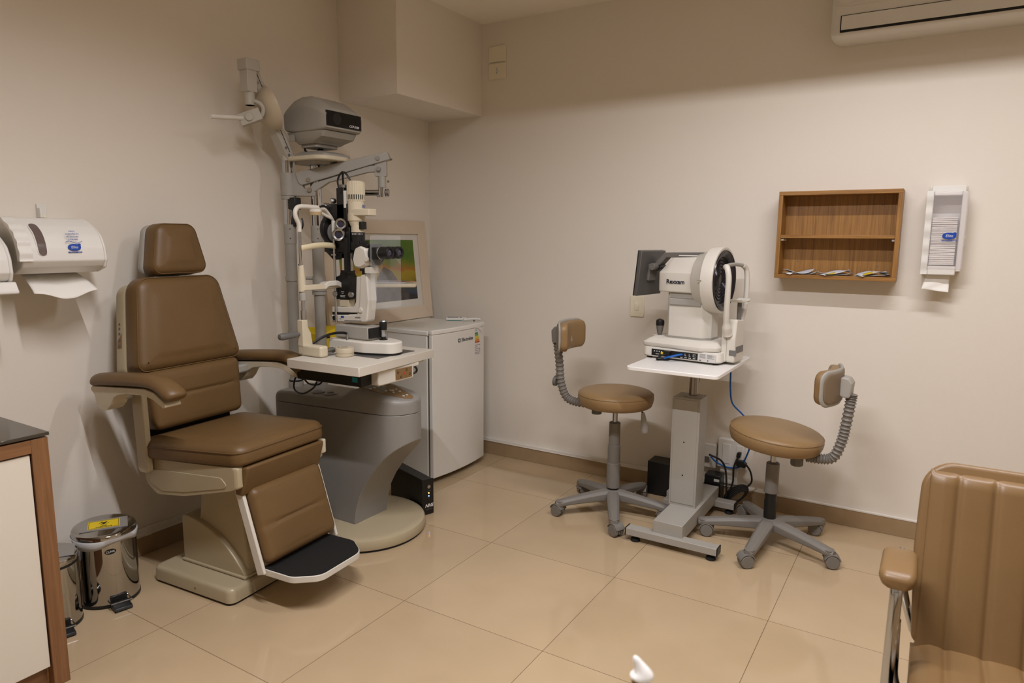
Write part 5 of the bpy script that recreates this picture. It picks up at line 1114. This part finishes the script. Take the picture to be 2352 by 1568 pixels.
def sp_(u, v):
    x = (-w2+.012)+(2*w2-.024)*u; y = -.24+.53*v; e = min(u, 1-u)/.07; ef = min(v, 1-v)/.07; z = .02+.03*min(1, math.sqrt(max(0, e)))*min(1, math.sqrt(max(0, ef)))
    for g in gr: z -= .005*math.exp(-((x-g[1])/.007)**2)*min(1, ef)
    z += .0018*abs(sin((x-gr[0][1])/.072*pi))*min(1, ef); return Msx @ V(x, y, z)
m = MB(); m.grid(sp_, 170, 30); o = obj('seat_cushion', m, LEATHER3, t, ang=70); sd_ = o.modifiers.new('s', 'SOLIDIFY'); sd_.thickness = .06; sd_.offset = -1
m = MB(); m.box(-w2+.03, w2-.03, -.22, .30, -.06, -.035, Msx); obj('seat_board', m, BLACK, t, bevel=.004)
for s, xa in ((-1, 2.808), (1, 3.424)):
    rings = []
    pth = [(-1.965, .645, .6), (-1.958, .650, .85), (-1.94, .653, 1), (-1.88, .654, 1), (-1.82, .652, 1), (-1.80, .650, .85), (-1.79, .646, .5)]
    for y, z, f in pth: rings.append([V(xa+p.x*f, y, z+p.y*f) for p in rpoly([(-.036, -.018), (.036, -.018), (.036, .014), (-.036, .014)], [.014]*4, 5)])
    m = MB(); m.ring_loft(rings); obj('armrest_pad', m, LEATHER3, t, ang=60)
    m = MB(); m.tube([(xa+.0, -1.77, .64), (xa, -1.88, .642), (xa, -1.935, .635), (xa, -1.95, .60), (xa-.002, -1.95, .40), (xa-.004, -1.945, .09), (xa-.004, -1.925, .03), (xa-.004, -1.88, .0135), (xa-.004, -1.5, .0135)], .0125, 14, 6); obj('chrome_frame', m, CHROME, t)
    m = MB(); m.tube([(xa+.004, -1.93, .55), (xa+.006, -1.90, .46), (xa-s*.01, -1.88, .385), (xa-s*.03, -1.87, .355), (xa-s*.10, -1.86, .352)], .0105, 12, 5); m.tube([(xa-s*.04, -1.70, .42), (xa-s*.01, -1.76, .55), (xa, -1.775, .64)], .010, 12, 4); obj('seat_support', m, CHROME, t)
m = MB(); m.tube([(2.80, -1.505, .0135), (3.43, -1.505, .0135)], .0125, 14); obj('chrome_crossbar', m, CHROME, t)

# ------------------------------------------------------------------ cabinet with glass top
t = thing('low_cabinet', 'white fronted wooden cabinet at the left edge, below the towel dispensers', 'cabinet', (.32, -3.3, 0))
cx1, cy1, cy0, cz = .645, -2.607, -4.3, .778
m = MB(); m.box(.02, cx1, cy1-.045, cy1, 0, cz); obj('end_panel', m, WOODD, t, bevel=.0015)
m = MB(); m.box(.02, cx1, cy0, cy1-.045, cz-.04, cz); obj('top_panel', m, WOODDY, t, bevel=.0015)
m = MB(); m.box(.02, cx1, cy0, cy0+.045, 0, cz-.04); obj('end_panel', m, WOODD, t, bevel=.0015)
m = MB(); m.box(.05, cx1-.03, cy0+.045, cy1-.045, .0, .075); obj('plinth', m, WOODDY, t)
for k in range(3):
    ya = cy1-.049-k*.535; m = MB(); m.box(cx1-.026, cx1-.006, ya-.53, ya, .07, cz-.045); obj('door', m, PANELW, t, bevel=.0015, label='white laminate cabinet front')
m = MB(); m.box(.02, cx1-.03, cy0+.045, cy1-.045, .075, cz-.04); obj('carcass', m, BLACKM, t)
m = MB(); m.prism(rrect(0.004, cx1+.004, cy0, cy1+.004, .004), 'z', cz+.005, cz+.015); m2 = obj('glass_top', m, mat('smoked_glass', (.05, .042, .03), .06, spec=.6), None, bevel=.0015, origin=(.32, -3.3, cz+.005)); tag(m2, 'dark glass sheet covering the wooden cabinet at the left edge', 'glass top')
m = MB()
for x in (.06, .60):
    for y in (cy1-.05, -3.3, cy0+.05): m.cyl((x, y, cz), (x, y, cz+.005), .008, n=10)
obj('glass_pad', m, WHITEP, t)

# ------------------------------------------------------------------ pedal bins
def pedal_bin(label, cx, cy, r, h, ang, sticker, liner):
    t = thing('pedal_bin', label, 'bin', (cx, cy, 0), ang, 'polished steel pedal bins'); K = dict(local=True)
    m = MB(); m.lathe([(r*.96, .001), (r*1.015, .003), (r*1.015, .012), (r*.98, .014)], n=48); obj('base_ring', m, BLACK, t, **K)
    m = MB(); m.lathe([(r*.97, .012), (r, .014), (r, h-.028), (r*.97, h-.026)], n=64); obj('body', m, MIRROR, t, **K)
    if liner:
        m = MB(); rings = []
        for z, f, w_ in ((h-.022, 1.0, 0), (h-.024, 1.06, .01), (h-.036, 1.045, .025), (h-.048, 1.015, .03)): rings.append([V(r*(f+.012*sin(a*9+z*80)*w_*30)*cos(a), r*(f+.012*sin(a*9+z*80)*w_*30)*sin(a), z+w_*.35*sin(a*3+1)) for a in [2*pi*k/72 for k in range(72)]])
        m.ring_loft(rings, False, False); o = obj('bin_liner', m, BAG, t, ang=80, **K, label='translucent white bin liner edge'); s = o.modifiers.new('s', 'SOLIDIFY'); s.thickness = .001
    else:
        m = MB(); m.lathe([(r*1.01, h-.036), (r*1.01, h-.024)], n=48); obj('rim_band', m, BLACK, t, **K)
    Ml = Matrix.Translation((0, 0, h-.022)) @ Matrix.Rotation(R(3), 4, 'Y')
    m = MB(); m.lathe([(r*1.02, 0), (r*1.03, .003), (r*1.03, .014), (r*1.0, .02), (r*.9, .0225), (0, .025)], n=64); m.bm.transform(Ml); obj('lid', m, MIRROR, t, **K, ang=50)
    # pedal toward +x local
    m = MB(); m.box(r-.02, r+.004, -.028, .028, .012, .045); m.prism([(r+.0, .004), (r+.055, .004), (r+.05, .014), (r+.0, .022)], 'y', -.03, .03); obj('pedal', m, BLACK, t, bevel=.002, **K)
    m = MB(); m.tube([(r-.01, -.034, .03), (r+.03, -.034, .028), (r+.035, .034, .028), (r-.01, .034, .03)], .0025, 8); obj('pedal_wire', m, STEEL, t, **K)
    a = R(-8); Mg = frame((r*cos(a)+.0004, r*sin(a), h-.068), (-sin(a), cos(a), 0), (0, 0, 1))
    m = MB(); n_ = 28; pts = [(.019*cos(2*pi*k/n_), .0105*sin(2*pi*k/n_)) for k in range(n_)]
    def wrap(q, d): aa = a+q[0]/r; return V((r+d)*cos(aa), (r+d)*sin(aa), h-.068+q[1])
    m.ring_loft([[wrap(q, -.0005) for q in pts], [wrap(q, .0008) for q in pts]]); obj('oval_badge', m, BLACK, t, **K)
    text('badge_lettering', 'CLINK', .0105, WHITEINK, t, Mg @ Matrix.Translation((0, 0, .0006)), local=True)
    Mq = Ml @ Matrix.Translation((0, 0, .0262)) @ Matrix.Rotation(sticker[0], 4, 'Z')
    m = MB(); m.box(-.078, .078, -.046, .046, -.0024, -.0004, Mq); obj('lid_film', m, mat('film_grey', (.25, .235, .21), .35), t, **K)
    if sticker[1]:
        m = MB(); m.box(-.052, .052, -.034, .034, -.0004, .0006, Mq); obj('hazard_sticker', m, YELLOW, t, **K, label='yellow biohazard sticker')
        m = MB(); c0 = Vector((0, .008))
        for q in ((-.049, .049, .030, .0312), (-.049, .049, -.0312, -.030)): m.box(*q, .0006, .001, Mq)
        for q in (-.049, .0478): m.box(q, q+.0012, -.0312, .0312, .0006, .001, Mq)
        for k in range(3):
            th_ = pi/2+2*pi*k/3; cc = c0+Vector((cos(th_), sin(th_)))*.0078
            arc_ = []
            for j in range(23):
                q = th_+R(28)+(2*pi-R(56))*j/22; wv = .0014+.0016*math.sin(pi*j/22)
                arc_.append((cc+Vector((cos(q), sin(q)))*(.0085+wv*.5), cc+Vector((cos(q), sin(q)))*(.0085-wv*.5)))
            m.ring_loft([[Mq @ V(p[0].x, p[0].y, .0006), Mq @ V(p[1].x, p[1].y, .0006), Mq @ V(p[1].x, p[1].y, .0011), Mq @ V(p[0].x, p[0].y, .0011)] for p in arc_])
        m.ring_loft([[Mq @ V(c0.x+rr_*cos(q), c0.y+rr_*sin(q), z) for rr_, z in ((.0068, .0006), (.0055, .0006), (.0055, .0011), (.0068, .0011))] for q in [2*pi*j/30 for j in range(31)]])
        obj('biohazard_symbol', m, INK, t, **K)
        text('sticker_text', 'LIXO', .009, INK, t, Mq @ Matrix.Translation((0, -.0155, .0008)), local=True, bold=.0002); text('sticker_text', 'INFECTANTE', .009, INK, t, Mq @ Matrix.Translation((0, -.0245, .0008)), local=True, bold=.0002)
    else:
        m = MB(); m.box(.0, .03, -.006, .006, -.0004, .0006, Mq); obj('white_sticker', m, WHITEINK, t, **K)
    return t
pedal_bin('polished steel pedal bin with yellow biohazard sticker and white liner', .235, -2.268, .104, .285, R(-11), (R(72), 1), True)
pedal_bin('polished steel pedal bin with grey lid film, half hidden behind the cabinet', .265, -2.475, .086, .262, R(-11), (R(72), 0), False)

# ------------------------------------------------------------------ desk below the camera with two bottles
t = thing('front_desk', 'white desk under the amber bottles, just below the picture edge', 'desk', (2.95, -3.1, 0))
m = MB(); m.box(2.44, 3.6, -3.35, -2.90, .72, .75); obj('desktop', m, PANELW, t, bevel=.002)
for xa in (2.46, 3.55):
    m = MB(); m.box(xa, xa+.03, -3.33, -2.92, 0, .72); obj('end_panel', m, WOODD, t, bevel=.001)
m = MB(); m.box(2.49, 3.55, -3.0, -2.98, .3, .72); obj('modesty_panel', m, PANELW, t)
def bottle(label, x, y, htot, amber):
    t = thing('dropper_bottle', label, 'bottle', (x, y, .75), 0, 'dropper bottles on the desk')
    h = htot; m = MB(); m.lathe([(.02, .751), (.022, .754), (.022, .75+h-.075), (.019, .75+h-.062), (.0095, .75+h-.034), (.0088, .75+h-.0165)], (x, y, 0), n=32); obj('bottle_body', m, amber, t)
    tip = V(x, y, .75+h); b0 = V(x+.0065, y-.0025, .75+h-.027)
    m = MB(); q = spline([V(x+.001, y, .75+h-.0205), V(x+.001, y, .75+h-.017), V(x+.0, y, .75+h-.0125), V(x-.004, y+.0, .75+h-.0055), V(x-.0078, y, .75+h)], 5); m.tube(q, [x*.94 for x in [.0085, .0108, .0122, .0126, .0125, .0121, .0116, .0109, .0101, .0092, .0083, .0075, .0067, .006, .0053, .0048, .0043, .0037, .0030, .0022, .0012]][:len(q)], 20); obj('spout_cap', m, mat('bright_white_plastic', (.92, .91, .88), .35), t)
bottle('amber bottle with a pointed bright white spout, at the bottom edge of the photo', 2.604, -2.94, .195, mat('amber_glass', (.28, .14, .02), .2, trans=.3))
bottle('white bottle with a pointed tip left of the amber bottle, barely in view', 2.62, -3.013, .202, mat('bright_white_plastic', None))
